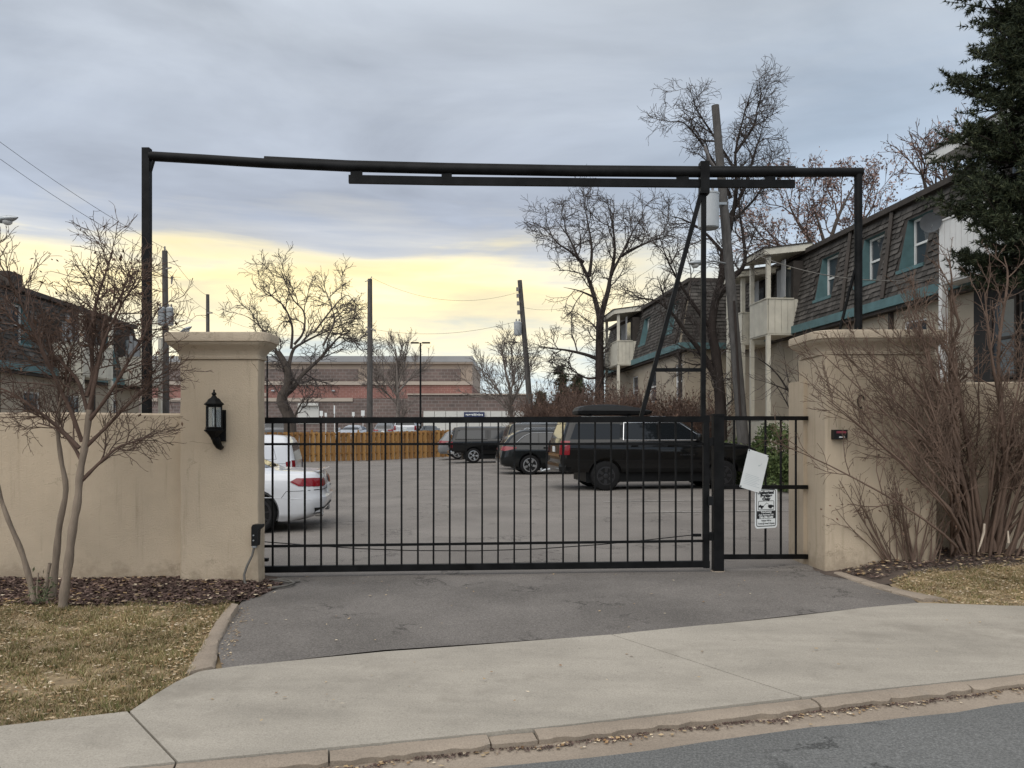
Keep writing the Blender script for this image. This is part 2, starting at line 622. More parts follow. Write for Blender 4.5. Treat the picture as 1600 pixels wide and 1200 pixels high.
xs = np.linspace(-13, 20, 100)
GUT = .33
gut, st = MB(), MB()
v = []
for x in xs:
    a = off_curb(x, .05); b = off_curb(x, GUT + .15)
    v += [(a[0], a[1], -.108), (b[0], b[1], -.114)]
gut.add(v, [(2 * i, 2 * i + 1, 2 * i + 3, 2 * i + 2) for i in range(len(xs) - 1)])
structure(gut.build('gutter', 'old_concrete', smooth=180), 'dusty concrete gutter along the kerb')
v = []
for x in xs:
    a = off_curb(x, GUT + .018 * math.sin(x * 3.1) + .012 * math.sin(x * 9.7)); b = off_curb(x, GUT + 3); c = off_curb(x, 14)
    v += [(a[0], a[1], -.106), (b[0], b[1], -.07), (c[0], c[1], -.10)]
st.add(v, sum([[(3 * i, 3 * i + 1, 3 * i + 4, 3 * i + 3), (3 * i + 1, 3 * i + 2, 3 * i + 5, 3 * i + 4)] for i in range(len(xs) - 1)], []))
structure(st.build('street', 'street_asphalt', smooth=180), 'dark asphalt street in the foreground')

# concrete walk and driveway apron: slabs with open joints between them
BACK = [(-13, .2 + 1.6), (-3.05, 4.24), (-2.85, 4.28), (-2.245, 4.49), (-2.21, 4.85), (-2.17, 5.21), (-2.01, 5.31), (-.96, 5.756), (.80, 6.17),
        (2.34, 6.76), (3.12, 7.07), (3.87, 7.31), (4.78, 7.17), (6.6, 7.5), (20, 11.6)]
walk = thing('sidewalk', 'pale concrete sidewalk and driveway apron in the foreground', None)
del walk['label']
tag(walk, 'pale concrete sidewalk and driveway apron', None, None, 'structure')


def slab(back, fx0, fx1, gap0=.006, gap1=.006, mat_='concrete'):
    """ruled slab between a run of back points and the kerb joint from fx0 to fx1"""
    back = [np.array(p, float) for p in back]
    L = np.cumsum([0] + [np.linalg.norm(b - a) for a, b in zip(back, back[1:])])
    n = max(8, int(L[-1] / .25)); rows = 9
    V, top = [], {}
    for j in range(n + 1):
        t = j / n
        s = t * L[-1]
        k = min(np.searchsorted(L, s, side='right') - 1, len(back) - 2)
        pb = back[k] + (back[k + 1] - back[k]) * (s - L[k]) / (L[k + 1] - L[k])
        fx = fx0 + (fx1 - fx0) * t
        pf = np.array((fx, curb_y(fx)))
        if j == 0: sh = gap0
        elif j == n: sh = -gap1
        else: sh = 0
        for i in range(rows + 1):
            q = i / rows
            p = pb + (pf - pb) * q
            z = .004 - .054 * q + .004 * math.sin(p[0] * 1.7 + p[1])
            V.append((p[0] + sh, p[1], z))
    W = rows + 1
    fs = [(j * W + i, j * W + i + 1, (j + 1) * W + i + 1, (j + 1) * W + i) for j in range(n) for i in range(rows)]
    # skirts
    ring = [j * W for j in range(n + 1)] + [n * W + i for i in range(1, W)] + [j * W + rows for j in range(n - 1, -1, -1)] + [i for i in range(rows - 1, 0, -1)]
    o = len(V)
    V += [(V[r][0], V[r][1], V[r][2] - .09) for r in ring]
    fs += [(ring[k], ring[(k + 1) % len(ring)], o + (k + 1) % len(ring), o + k) for k in range(len(ring))]
    m = MB(); m.add(V, fs)
    return m.build('concrete_slab', mat_, walk, smooth=40)


slab([(-13, 1.8), (-7.5, 3.06)], -12.5, -6.9)
slab([(-7.5, 3.06), (-3.05, 4.24)], -6.9, -2.44)
slab([(-3.05, 4.24), (-2.85, 4.28), (-2.245, 4.49)], -2.44, -1.72)
slab([(-2.245, 4.49), (-2.21, 4.85), (-2.17, 5.21), (-2.01, 5.31), (-.96, 5.72), (.80, 6.17)], -1.72, 1.84, .012)
slab([(.80, 6.17), (2.34, 6.76), (3.12, 7.07), (3.87, 7.31), (4.78, 7.17), (6.6, 7.5)], 1.84, 6.0)
slab([(6.6, 7.5), (11, 8.8)], 6.0, 10.4)

# kerb: blocks, the old edge chipped and cracked
kerb = thing('kerb', 'low worn concrete kerb between sidewalk and gutter', None)
tag(kerb, 'low worn concrete kerb between sidewalk and gutter', None, None, 'structure')
breaks = [-12.5, -8, -4.4, -1.72, -.98, -.14, .12, 1.9, 3.05, 6.2, 9.5]
for bi, (x0, x1) in enumerate(zip(breaks, breaks[1:])):
    a0, a1 = x0 + .005, x1 - .005
    n = max(4, int((a1 - a0) / .05))
    V = []
    drop = -.02 if bi == 5 else random.uniform(-.008, .004)
    for j in range(n + 1):
        x = a0 + (a1 - a0) * j / n
        e = .016 * math.sin(x * 23 + bi) * math.sin(x * 7.3) + .006 * math.sin(x * 41) + random.uniform(-.004, .004)
        if random.random() < .05: e -= random.uniform(.01, .025)
        end = min(j, n - j)
        if end < 1: e -= .01
        prof = [(.006, -.055 + drop), (.05, -.056 + drop), (.095 + e, -.062 + drop), (.118 + e, -.078), (.112 + e, -.14)]
        for d, z in prof:
            p = off_curb(x, d)
            V.append((p[0], p[1], z + random.uniform(-.002, .002)))
    m = MB()
    m.add(V, [(j * 5 + i, j * 5 + i + 1, j * 5 + i + 6, j * 5 + i + 5) for j in range(n) for i in range(4)] + [(0, 1, 2, 3, 4), tuple(n * 5 + i for i in (4, 3, 2, 1, 0))])
    m.build('kerb_block', 'old_concrete', kerb, smooth=50)

# driveway: darker asphalt between the apron and the gate
DRIVE = [(-2.0, 5.30), (-.96, 5.75), (.80, 6.16), (2.34, 6.75), (3.12, 7.06), (3.86, 7.30), (3.9, 7.5), (3.78, 8.4), (3.72, 8.95), (2.6, 9.02), (-.3, 8.82), (-2.7, 8.66), (-2.75, 8.2), (-2.52, 7.0), (-2.40, 6.4), (-2.25, 5.85)]
structure(poly_sheet('driveway', [(x, y, .004) for x, y in DRIVE], 'drive_asphalt', lambda x, y: .003 + .004 * math.sin(x * 1.3 + y * .7) ** 2, .5),
          'dark patched asphalt driveway before the gate')


def ground_l(x, y):
    return -.006 + (.052 * ss(4.7, 7.6, y) + .008 * math.sin(x * 2.3) * math.sin(y * 2.9) * ss(4.7, 6, y)) * (1 - .95 * ss(-2.78, -2.52, x) * ss(7.0, 7.2, y))


def ground_r(x, y):
    return -.005 + .16 * ss(7.25, 9.5, y) * ss(3.7, 4.4, x) + .012 * math.sin(x * 2.1) * math.sin(y * 3.1) * ss(7.6, 8.4, y)


LAWN_L = [(-13, 1.80), (-3.05, 4.235), (-2.87, 4.275), (-2.25, 4.485), (-2.215, 4.86), (-2.16, 5.2), (-2.42, 6.4), (-2.53, 7.1), (-13, 7.1)]
BED_L = [(-13, 7.0), (-2.66, 7.05), (-2.62, 7.5), (-2.45, 8.1), (-2.55, 8.6), (-13, 8.6)]
LAWN_R = [(3.9, 7.35), (4.2, 7.26), (4.78, 7.165), (6.6, 7.495), (14, 9.7), (14, 11.3), (5.4, 8.72), (4.6, 8.55), (4.0, 8.2)]
BED_R = [(3.55, 8.72), (3.85, 8.15), (4.0, 8.12), (4.6, 8.48), (5.4, 8.66), (14, 11.2), (14, 12), (3.6, 9.9)]
UND = MB()
UND.add([(-13, 2.2, -.02), (-2.9, 4.24, -.02), (-2.24, 4.44, -.02), (-2.1, 5.25, -.02), (-1.6, 5.5, -.02), (-2.2, 8.7, -.02), (-13, 8.7, -.02)], [(0, 1, 2, 3, 4, 5, 6)])
UND.add([(3.45, 8.6, -.02), (3.6, 7.1, -.02), (4.8, 7.05, -.02), (6.6, 7.4, -.02), (14, 9.6, -.02), (14, 12, -.02), (3.4, 10, -.02)], [(0, 1, 2, 3, 4, 5, 6)])
structure(UND.build('subsoil', 'dry_thatch'), 'dark soil showing at the lawn edges')
structure(poly_sheet('lawn', LAWN_L, 'dry_thatch', ground_l, .4), 'dry lawn soil under the grass')
structure(poly_sheet('mulch_bed', BED_L, 'soil', ground_l, .4), 'dark mulch bed below the stucco wall')
structure(poly_sheet('lawn', LAWN_R, 'dry_thatch', ground_r, .4), 'dry lawn soil by the right pillar')
structure(poly_sheet('planting_bed', BED_R, 'soil', lambda x, y: ground_r(x, y) + .004, .4), 'dark soil bed below the right wall')


def edging(pts_a, pts_b, zf, label):
    """concrete edging strip between two polylines"""
    root = thing('edging', label, None)
    tag(root, label, None, None, 'structure')
    n = len(pts_a)
    for i in range(n - 1):
        V = []
        a0, a1, b0, b1 = [np.array(p, float) for p in (pts_a[i], pts_a[i + 1], pts_b[i], pts_b[i + 1])]
        k = 10
        for j in range(k + 1):
            t = .01 + .98 * j / k
            a = a0 + (a1 - a0) * t; b = b0 + (b1 - b0) * t
            for q, dz in ((0, -.12), (.02, .0), (.12, .012), (.88, .012), (.98, -.002), (1, -.12)):
                p = a + (b - a) * q
                V.append((p[0] + random.uniform(-.005, .005), p[1], zf(p[0], p[1]) + .010 + dz + random.uniform(-.003, .003)))
        m = MB()
        m.add(V, [(j * 6 + i2, j * 6 + i2 + 1, j * 6 + i2 + 7, j * 6 + i2 + 6) for j in range(k) for i2 in range(5)] + [tuple(range(6)), tuple(k * 6 + 5 - q for q in range(6))])
        m.build('edging_block', 'old_concrete', root, smooth=50)
    return root


edging([(-2.20, 5.14), (-2.37, 5.88), (-2.49, 6.45), (-2.58, 7.05)], [(-2.05, 5.30), (-2.26, 5.95), (-2.39, 6.5), (-2.49, 7.0)], ground_l,
       'old concrete edging strip between left lawn and driveway')
edging([(3.66, 8.75), (3.72, 8.2), (3.82, 7.75), (3.95, 7.38)], [(3.78, 8.8), (3.86, 8.25), (3.98, 7.82), (4.2, 7.38)], lambda x, y: .01,
       'curved concrete edging between driveway and right lawn')


# ------------------------------------------------------------------ grass, mulch and leaves
def blades(name, poly, n, zf, material, hmin, hmax, wid, label):
    P = scatter(poly, n)
    # clumping
    keep = (.9 * np.sin(P[:, 0] * 2.6 + 1.7 * np.sin(P[:, 1] * 1.9)) * np.sin(P[:, 1] * 3.4 + P[:, 0]) + np.sin(P[:, 0] * 9.1 + 2 * np.sin(P[:, 1] * 5)) * np.sin(P[:, 1] * 11.3 + 1.3 * np.sin(P[:, 0] * 6)) + RNG.uniform(-1.1, 1.3, len(P))) > -.35
    P = P[keep]; n = len(P)
    z = np.array([zf(x, y) for x, y in P])
    h = RNG.uniform(hmin, hmax, n) * (.55 + .75 * (np.sin(P[:, 0] * 17 + 3 * np.sin(P[:, 1] * 7)) * np.sin(P[:, 1] * 19) > .1)); a = RNG.uniform(0, 2 * np.pi, n); lean = RNG.uniform(.2, 1.3, n) * h; b = RNG.uniform(0, 2 * np.pi, n)
    dx, dy = np.cos(a) * wid / 2, np.sin(a) * wid / 2
    v0 = np.stack([P[:, 0] - dx, P[:, 1] - dy, z], 1); v1 = np.stack([P[:, 0] + dx, P[:, 1] + dy, z], 1)
    v2 = np.stack([P[:, 0] + np.cos(b) * lean, P[:, 1] + np.sin(b) * lean, z + h], 1)
    V = np.stack([v0, v1, v2], 1).reshape(-1, 3)
    o = link(name, mesh_np(name, V, np.arange(len(V)).reshape(-1, 3)), material)
    return tag(o, label, None, None, 'stuff')


def litter(name, P, z, size, material, label, curl=.35, thick=False):
    n = len(P)
    s = size * RNG.uniform(.5, 1.3, n); a = RNG.uniform(0, 2 * np.pi, n)
    el = RNG.uniform(.45, .8, n)
    up = RNG.uniform(0, curl, (n, 4)) * s[:, None]
    corners = np.array([(-1, 0), (0, -1), (1, 0), (0, 1)], float)
    X = corners[None, :, 0] * s[:, None]; Y = corners[None, :, 1] * (s * el)[:, None]
    c, sn = np.cos(a)[:, None], np.sin(a)[:, None]
    V = np.stack([P[:, 0, None] + X * c - Y * sn, P[:, 1, None] + X * sn + Y * c, z[:, None] + .004 + up], -1).reshape(-1, 3)
    q = np.arange(n)[:, None] * 4
    Fc = np.concatenate([q + [0, 1, 2], q + [0, 2, 3]], 0).reshape(-1, 3)
    o = link(name, mesh_np(name, V, Fc), material)
    return tag(o, label, None, None, 'stuff')


LV = [(-4.6, 3.66), (-3.05, 4.24), (-2.87, 4.28), (-2.25, 4.49), (-2.22, 4.88), (-2.17, 5.2), (-2.48, 6.4), (-2.58, 7.2), (-6.2, 7.25)]
blades('grass', LV, 170000, ground_l, 'grass_blade', .010, .042, .007, 'short dry yellowish grass of the left lawn')
LRV = [(3.98, 7.42), (4.2, 7.28), (4.78, 7.175), (6.6, 7.50), (8.5, 8.2), (8.5, 9.6), (5.4, 8.75), (4.6, 8.55), (4.05, 8.25)]
blades('grass', LRV, 60000, ground_r, 'grass_blade', .010, .040, .007, 'short dry grass of the right lawn')


def zs(P, f): return np.array([f(x, y) for x, y in P])


P = scatter(LV, 9500); P = P[RNG.uniform(0, 1, len(P)) < .35 + .65 * (np.sin(P[:, 0] * 2.3 + P[:, 1]) > -.2)]
litter('fallen_leaves', P, zs(P, ground_l) + .013, .0145, 'dead_leaf', 'tan fallen leaves scattered over the left lawn')
P = scatter(LRV, 4200)
litter('fallen_leaves', P, zs(P, ground_r) + .012, .016, 'dead_leaf', 'tan fallen leaves scattered over the right lawn')
BV = [(-6.5, 7.0), (-2.68, 6.98), (-2.5, 7.6), (-2.42, 8.15), (-2.55, 8.25), (-6.5, 8.25)]
P = scatter(BV, 26000)
keep = P[:, 1] > 7.06 + .12 * np.sin(P[:, 0] * 3.3) + RNG.uniform(-.1, .1, len(P)); P = P[keep]
litter('mulch_chips', P, zs(P, ground_l) + RNG.uniform(0, .022, len(P)), .021, 'mulch', 'reddish brown mulch chips below the left wall', .9)
P = scatter(BV, 420)
litter('fallen_leaves', P, zs(P, ground_l) + .03, .026, 'dead_leaf', 'pale dead leaves lying on the left mulch bed')
BRV = [(3.72, 8.75), (3.95, 8.3), (4.6, 8.6), (5.4, 8.74), (8.0, 9.5), (8.0, 9.9), (4, 9.6)]
P = scatter(BRV, 3600)
litter('mulch_chips', P, zs(P, ground_r) + RNG.uniform(.004, .018, len(P)), .018, 'mulch', 'dark mulch chips below the right wall', .9)
P = scatter(BRV, 500)
litter('fallen_leaves', P, zs(P, ground_r) + .025, .028, 'dead_leaf', 'pale dead leaves on the right planting bed')
# leaves blown into the gutter and against the edges
gx = RNG.uniform(-2.6, 5.2, 620); gd = .125 + np.abs(RNG.normal(0, .05, 620))
keep = (np.sin(gx * 4.1) + RNG.uniform(-1, 1.4, 620)) > -.1; gx, gd = gx[keep], gd[keep]
P = np.array([off_curb(x, d) for x, d in zip(gx, gd)])
litter('fallen_leaves', P, np.full(len(P), -.106), .0145, 'dead_leaf', 'dead leaves and grit blown along the gutter')
gx = RNG.uniform(-3, 5.5, 4200); gd = .118 + np.abs(RNG.normal(0, .028, 4200)) + .02 * (np.sin(gx * 5.3) + np.sin(gx * 13))
P = np.array([off_curb(x, d) for x, d in zip(gx, gd)])
litter('gutter_grit', P, np.full(len(P), -.108), .008, 'mulch', 'dark grit and leaf crumbs lying against the kerb', .9)
ex = RNG.uniform(0, 1, 130)
P = np.stack([-2.06 - .42 * ex + RNG.normal(.02, .035, 130), 5.36 + 1.7 * ex + RNG.normal(0, .03, 130)], 1)
litter('fallen_leaves', P, np.full(130, .008), .011, 'dead_leaf', 'brown leaf crumbs along the left driveway edge')
P = scatter(DRIVE, 60)
litter('fallen_leaves', P, np.full(60, .008), .016, 'dead_leaf', 'stray dead leaves on the driveway asphalt')
P = scatter([(-1.9, 4.2), (1.9, 5.2), (5, 6.2), (4.6, 7), (.8, 6.0), (-1.9, 5.2)], 46)
litter('fallen_leaves', P, np.full(46, -.012), .014, 'dead_leaf', 'few stray dead leaves on the concrete apron')
# pale oil-free parking lines in the lot, worn thin
mat('worn_paint', (.315, .295, .27), .85, .35, 12)
lines = thing('parking_line', 'worn pale parking lines on the lot asphalt', None)
tag(lines, 'worn pale parking lines on the lot asphalt', None, None, 'structure')
for (x0, y0, x1, y1) in ((2.1, 17.6, 7.2, 18.3), (2.6, 15.3, 7.4, 15.9), (1.0, 24.9, 6.1, 25.6), (-.9, 33, 4.2, 33.7), (-4.2, 16.4, -9, 15.8)):
    m = MB()
    d = np.array((x1 - x0, y1 - y0)); d /= np.linalg.norm(d); nn = np.array((-d[1], d[0])) * .045
    k = 8
    V = []
    for j in range(k + 1):
        p = np.array((x0, y0)) + (np.array((x1, y1)) - (x0, y0)) * j / k
        for s in (-1, 1):
            q = p + nn * s
            V.append((q[0], q[1], lot_z(q[0], q[1]) + .012))
    m.add(V, [(2 * j, 2 * j + 1, 2 * j + 3, 2 * j + 2) for j in range(k)])
    m.build('painted_line', 'worn_paint', lines)


# ------------------------------------------------------------------ stucco pillars and walls
def rrect(cx, cy, hx, hy, r, k=5):
    r = min(r, hx - .001, hy - .001)
    pts = []
    for (sx, sy, a0) in ((1, 1, 0), (-1, 1, 90), (-1, -1, 180), (1, -1, 270)):
        for i in range(k + 1):
            a = R(a0 + 90 * i / k)
            pts.append((cx + sx * (hx - r) + r * math.cos(a), cy + sy * (hy - r) + r * math.sin(a)))
    return pts


def stack(rings):
    """closed rings [(pts2d, z)...] of equal length into a solid"""
    m = MB(); n = len(rings[0][0]); V = []
    for pts, z in rings: V += [(p[0], p[1], z) for p in pts]
    fs = [(i * n + k, i * n + (k + 1) % n, (i + 1) * n + (k + 1) % n, (i + 1) * n + k) for i in range(len(rings) - 1) for k in range(n)]
    fs += [tuple(reversed(range(n))), tuple((len(rings) - 1) * n + k for k in range(n))]
    m.add(V, fs)
    return m


CAP = [(.0, .0), (.004, .022), (.03, .026), (.036, .018), (.05, .02), (.075, .032), (.10, .052), (.13, .085), (.15, .112), (.165, .12), (.175, .122), (.18, .14), (.255, .142), (.27, .135), (.275, .12)]


def pillar(label, lo, hi, z0, ztop, r, capr):
    cx, cy = (lo[0] + hi[0]) / 2, (lo[1] + hi[1]) / 2
    hx, hy = (hi[0] - lo[0]) / 2, (hi[1] - lo[1]) / 2
    root = thing('gate_pillar', label, 'pillar', (cx, cy, 0))
    zc = ztop - .275
    zl = np.linspace(z0, zc - .003, 14)
    stack([(rrect(cx, cy, hx + .004 * math.sin(i * 2.1), hy, r), z) for i, z in enumerate(zl)]).build('shaft', 'stucco', root, smooth=60)
    stack([(rrect(cx, cy, hx + o, hy + o, capr + o * .6, 8), zc + h) for h, o in CAP]).build('cap', 'stucco_cap', root, smooth=35)
    return root


PL = pillar('tan stucco gate pillar carrying the black wall lantern', (-3.48, 8.05), (-2.66, 8.27), -.1, 2.665, .015, .03)
PR = pillar('cracked tan stucco gate pillar beside the tall bare shrub', (3.63, 8.9), (4.93, 9.75), -.1, 2.80, .03, .16)

mat('crack_dark', (.20, .16, .115), .95, .2, 10)


def crack(root, pts, Y, w=.0035):
    m = MB()
    pp = []
    for (a, b) in zip(pts, pts[1:]):
        for t in np.linspace(0, 1, 6)[:-1]:
            p = at(a[0] + (b[0] - a[0]) * t, a[1] + (b[1] - a[1]) * t, Y)
            pp.append((p[0] + random.uniform(-.006, .006), Y, p[2] + random.uniform(-.006, .006)))
    pp.append(tuple(at(*pts[-1], Y)))
    V = []
    for i, p in enumerate(pp):
        q = pp[min(i + 1, len(pp) - 1)]; o = pp[max(i - 1, 0)]
        d = np.array((q[0] - o[0], q[2] - o[2])); d /= np.linalg.norm(d) + 1e-9
        ww = w * random.uniform(.4, 1)
        V += [(p[0] - d[1] * ww, Y - .002, p[2] + d[0] * ww), (p[0] + d[1] * ww, Y - .002, p[2] - d[0] * ww)]
    m.add(V, [(2 * i, 2 * i + 1, 2 * i + 3, 2 * i + 2) for i in range(len(pp) - 1)])
    return m.build('crack', 'crack_dark', root)


crack(PR, [(1287, 555), (1289, 590), (1287, 618)], 8.9)
crack(PR, [(1314, 592), (1370, 593), (1420, 592)], 8.9, .0018)
crack(PR, [(1314, 592), (1313, 616), (1303, 622), (1303, 640), (1307, 668)], 8.9, .003)
crack(PR, [(1295, 572), (1340, 573), (1400, 571)], 8.9, .0012)
crack(PL, [(393, 537), (394, 566), (402, 577), (404, 580)], 8.05, .003)
crack(PL, [(313, 549), (358, 549)], 8.05, .003)
crack(PL, [(296, 690), (330, 693)], 8.05, .0015)

# stub of wall behind the right pillar, carrying the fixed panel
m = MB(); m.bb((3.585, 9.45, -.1), (3.7, 9.95, 2.26))
tag(m.build('wall_stub', 'stucco'), 'narrow stucco stub behind the right pillar at the fence panel', 'wall')


def long_wall(label, x0, x1, yf, thick, z0, ztop, plinth=0):
    root = thing('stucco_wall', label, 'wall', ((x0 + x1) / 2, yf, 0))
    n = int((x1 - x0) / .3)
    V = []
    for i in range(n + 1):
        x = x0 + (x1 - x0) * i / n
        t = ztop + .006 * math.sin(x * 2.2)
        V += [(x, yf, z0), (x, yf + .003 * math.sin(x * 5), t - .02), (x, yf + .02, t), (x, yf + thick - .02, t), (x, yf + thick, t - .02), (x, yf + thick, z0)]
    m = MB()
    m.add(V, [(i * 6 + j, i * 6 + j + 1, i * 6 + j + 7, i * 6 + j + 6) for i in range(n) for j in range(5)] + [tuple(range(6)), tuple(n * 6 + 5 - j for j in range(6))])
    m.build('wall_face', 'stucco', root, smooth=40)
    if plinth:
        p = MB(); p.bb((x0, yf - .04, z0), (x1, yf - .001, plinth)); p.build('plinth', 'stucco_cap', root)
    return root


long_wall('long tan stucco wall behind the multi stemmed young tree', -13, -3.482, 8.22, .2, -.1, 1.835)
WR = long_wall('tall tan stucco wall behind the dense bare shrub', 4.94, 13, 9.62, .25, -.1, 2.25, .30)

# ------------------------------------------------------------------ overhead gantry
GK = .07


def gate_y(px):
    k = (px - 800) / 1200
    return (8.6 + GK * 2.78) / (1 - GK * k)


def gt(px, py): return at(px, py, gate_y(px))


gan = thing('gate_gantry', 'tall black steel gantry spanning over the sliding gate', 'gantry', tuple(gt(229, 900)[:2]) + (0,))
lp = gt(229.5, 232)
m = MB(); m.bar((lp[0], lp[1], -.1), tuple(lp), .082, .076, (0, 1, 0)); m.build('post', 'black_metal', gan)
rp = gt(1341, 269)
m = MB(); m.tube([(rp[0], rp[1], -.1), (rp[0], rp[1], rp[2] - .02), (rp[0], rp[1], rp[2] + .02)], .046, 12); m.build('post', 'black_metal', gan, smooth=40)
beam = [(234, 244), (320, 249), (415, 255), (545, 261), (700, 265), (900, 268.5), (1100, 270), (1250, 269.5), (1347, 269)]
m = MB(); m.tube([gt(*p) for p in beam], .053, 14); m.build('beam', 'black_metal', gan, smooth=40)
m = MB(); m.tube([gt(x, y - 5.5) + np.array((0, .012, 0)) for x, y in ((413, 254.5), (545, 261), (700, 265), (900, 268.5), (1100, 270), (1242, 269.5))], .042, 8)
m.build('top_sleeve', 'black_metal', gan, smooth=40)
m = MB()
low = [(545, 280.2), (700, 283), (900, 285), (1100, 287), (1241, 287.6)]
for a, b in zip(low, low[1:]):
    m.bar(tuple(gt(*a)), tuple(gt(*b)), .05, .088)
m.build('track_bar', 'black_metal', gan)
for x0, x1 in ((548, 566), (690, 706), (1057, 1076), (1195, 1211)):
    xc = (x0 + x1) / 2
    ya = np.interp(xc, [p[0] for p in beam], [p[1] for p in beam]); yb = np.interp(xc, [p[0] for p in low], [p[1] for p in low])
    m = MB(); m.bar(tuple(gt(xc, ya)), tuple(gt(xc, yb)), (x1 - x0) * gate_y(xc) / F, .04, (0, 1, 0)); m.build('spacer_block', 'black_metal', gan)
a, b = gt(238, 262), gt(233, 275)
m = MB(); m.bar(tuple(gt(240, 251)), tuple(gt(234, 272)), .012, .05, (0, 1, 0)); m.build('gusset', 'black_metal', gan)
m = MB(); m.tube([gt(1337, 418), gt(1331, 450) + (0, .05, 0), gt(1317, 522) + (0, .12, 0)], .018, 8); m.build('brace', 'black_metal', gan)

# ------------------------------------------------------------------ sliding gate
g0, g1 = 372, 1108
sg = thing('sliding_gate', 'wide black picket sliding gate with tall A frame hanger', 'gate', (0, 8.8, 0))


def zline(xa, ya, xb, yb):
    za, zb = gt(xa, ya)[2], gt(xb, yb)[2]
    Xa, Xb = gt(xa, ya)[0], gt(xb, yb)[0]
    return lambda X: za + (zb - za) * (X - Xa) / (Xb - Xa)


ztop = zline(412, 657, 1108, 655); zbot = zline(412, 889.5, 1108, 881); zr2 = zline(412, 694, 1108, 693.5); zr3 = zline(412, 853.5, 1108, 845)


def gx(px): return gt(px, 700)[0]


def gy_at(X): return 8.6 + GK * (X + 2.78)


def rail(x0, x1, zf, w, h, name, dy=0.0, sag=0):
    m = MB()
    m.bar((x0, gy_at(x0) + dy, zf(x0)), (x1, gy_at(x1) + dy, zf(x1)), w, h)
    return m.build(name, 'black_metal', sg)


X0, X1 = gx(g0), gx(g1)
rail(X0, X1, ztop, .06, .068, 'top_rail')
rail(X0, X1, zbot, .06, .072, 'bottom_rail')
rail(X0, X1 - .05, zr2, .026, .026, 'middle_rail', -.002)
rail(X0, X1 - .05, zr3, .026, .028, 'middle_rail', -.002)
k = 0
px = 426 - 25.3 * 2
pk = []
while px < 1092:
    X = gx(px)
    m = MB()
    bend = random.uniform(-.004, .004)
    m.bar((X + bend, gy_at(X), zbot(X) + .03), (X, gy_at(X), ztop(X) - .03), .0195, .0195, (0, 1, 0))
    m.build('picket', 'black_metal', sg)
    px += 25.2
m = MB(); Xe = gx(1103)
m.bar((Xe, gy_at(Xe) + .003, zbot(Xe) - .045), (Xe, gy_at(Xe) + .003, ztop(Xe) + .045), .068, .064, (0, 1, 0)); m.build('end_post', 'black_metal', sg)
pA = gt(1099.5, 300); pB = gt(1098.5, 654)
m = MB(); m.bar(tuple(pA), tuple(pB), .052, .052, (0, 1, 0)); m.build('hanger_post', 'black_metal', sg)
m = MB(); m.bar(tuple(gt(1096, 300)), tuple(gt(1001, 654)), .048, .048, (0, 1, 0)); m.build('hanger_brace', 'black_metal', sg)
m = MB(); m.bar(tuple(gt(1022, 578)), tuple(gt(1098, 578)), .04, .042); m.build('cross_bar', 'black_metal', sg)
c = gt(1100, 279)
m = MB(); m.bb((c[0] - .052, c[1] - .06, gt(1100, 304)[2]), (c[0] + .052, c[1] + .06, gt(1100, 254)[2])); m.build('trolley_box', 'black_metal', sg)
for px_, py_ in ((1102, 690), (1102, 838)):
    m = MB(); p = gt(px_ + 8, py_); m.box((p[0], p[1], p[2]), (.05, .09, .09)); m.build('latch', 'black_metal', sg)
m = MB(); m.bar(tuple(gt(1100, 782) + (.03, -.04, 0)), tuple(gt(1112, 782) + (0, -.04, 0)), .06, .1); m.build('lock_box', 'black_plastic', sg)
# drive chain sagging behind the pickets
ch = [(400, 847), (480, 853), (560, 858.5), (640, 861.5), (740, 862), (840, 859), (940, 852), (1020, 844), (1075, 838), (1094, 836)]
m = MB(); m.tube([gt(*p) + (0, .06, 0) for p in ch], .0055, 6)
p = gt(1090, 837); m.box((p[0], p[1] + .05, p[2]), (.10, .05, .03)); m.build('drive_chain', 'black_metal', sg)
m = MB(); p = gt(414, 875); m.box((p[0], p[1] + .02, p[2]), (.06, .05, .035)); m.build('chain_bracket', 'black_metal', sg)

# ------------------------------------------------------------------ fixed panel right of the gate
fp0, fp1 = np.array((2.44, 8.985)), np.array((3.632, 9.42))
fx = thing('fence_panel', 'narrow black picket fence panel holding the parking sign', 'fence', (3.0, 9.2, 0))


def fpt(px, py):
    """point of the panel's line under a pixel column"""
    k = (px - 800) / 1200
    d = fp1 - fp0
    t = (k * fp0[1] - fp0[0]) / (d[0] - k * d[1])
    X, Y = fp0 + d * t
    return np.array((X, Y, CH - (py - HY) * Y / F))


m = MB(); b = fpt(1121.5, 888); t_ = fpt(1121.5, 650); m.bar((b[0], b[1], -.1), (b[0], b[1], t_[2]), .118, .11, (0, 1, 0)); m.box((b[0], b[1], t_[2] + .012), (.135, .128, .024))
m.build('post', 'black_metal', fx)
for y0, y1, h, nm in ((653.5, 653.5, .05, 'top_rail'), (761, 761, .048, 'middle_rail'), (870, 869.5, .056, 'bottom_rail')):
    m = MB(); m.bar(tuple(fpt(1128, y0)), tuple(fpt(1261, y1)), .04, h); m.build(nm, 'black_metal', fx)
for px in (1147, 1171.5, 1196, 1220, 1243.5):
    m = MB(); m.bar(tuple(fpt(px, 868)), tuple(fpt(px, 655)), .021, .021, (0, 1, 0)); m.build('picket', 'black_metal', fx)
m = MB(); c = fpt(1121.5, 885); m.lathe([(.085, -.02), (.085, .008), (.075, .011)], (c[0], c[1], 0), 14); m.build('footing', 'old_concrete', fx)

# ------------------------------------------------------------------ signs on the panel
pd = np.append((fp1 - fp0) / np.linalg.norm(fp1 - fp0), 0)
pn = np.array((pd[1], -pd[0], 0))          # towards the street


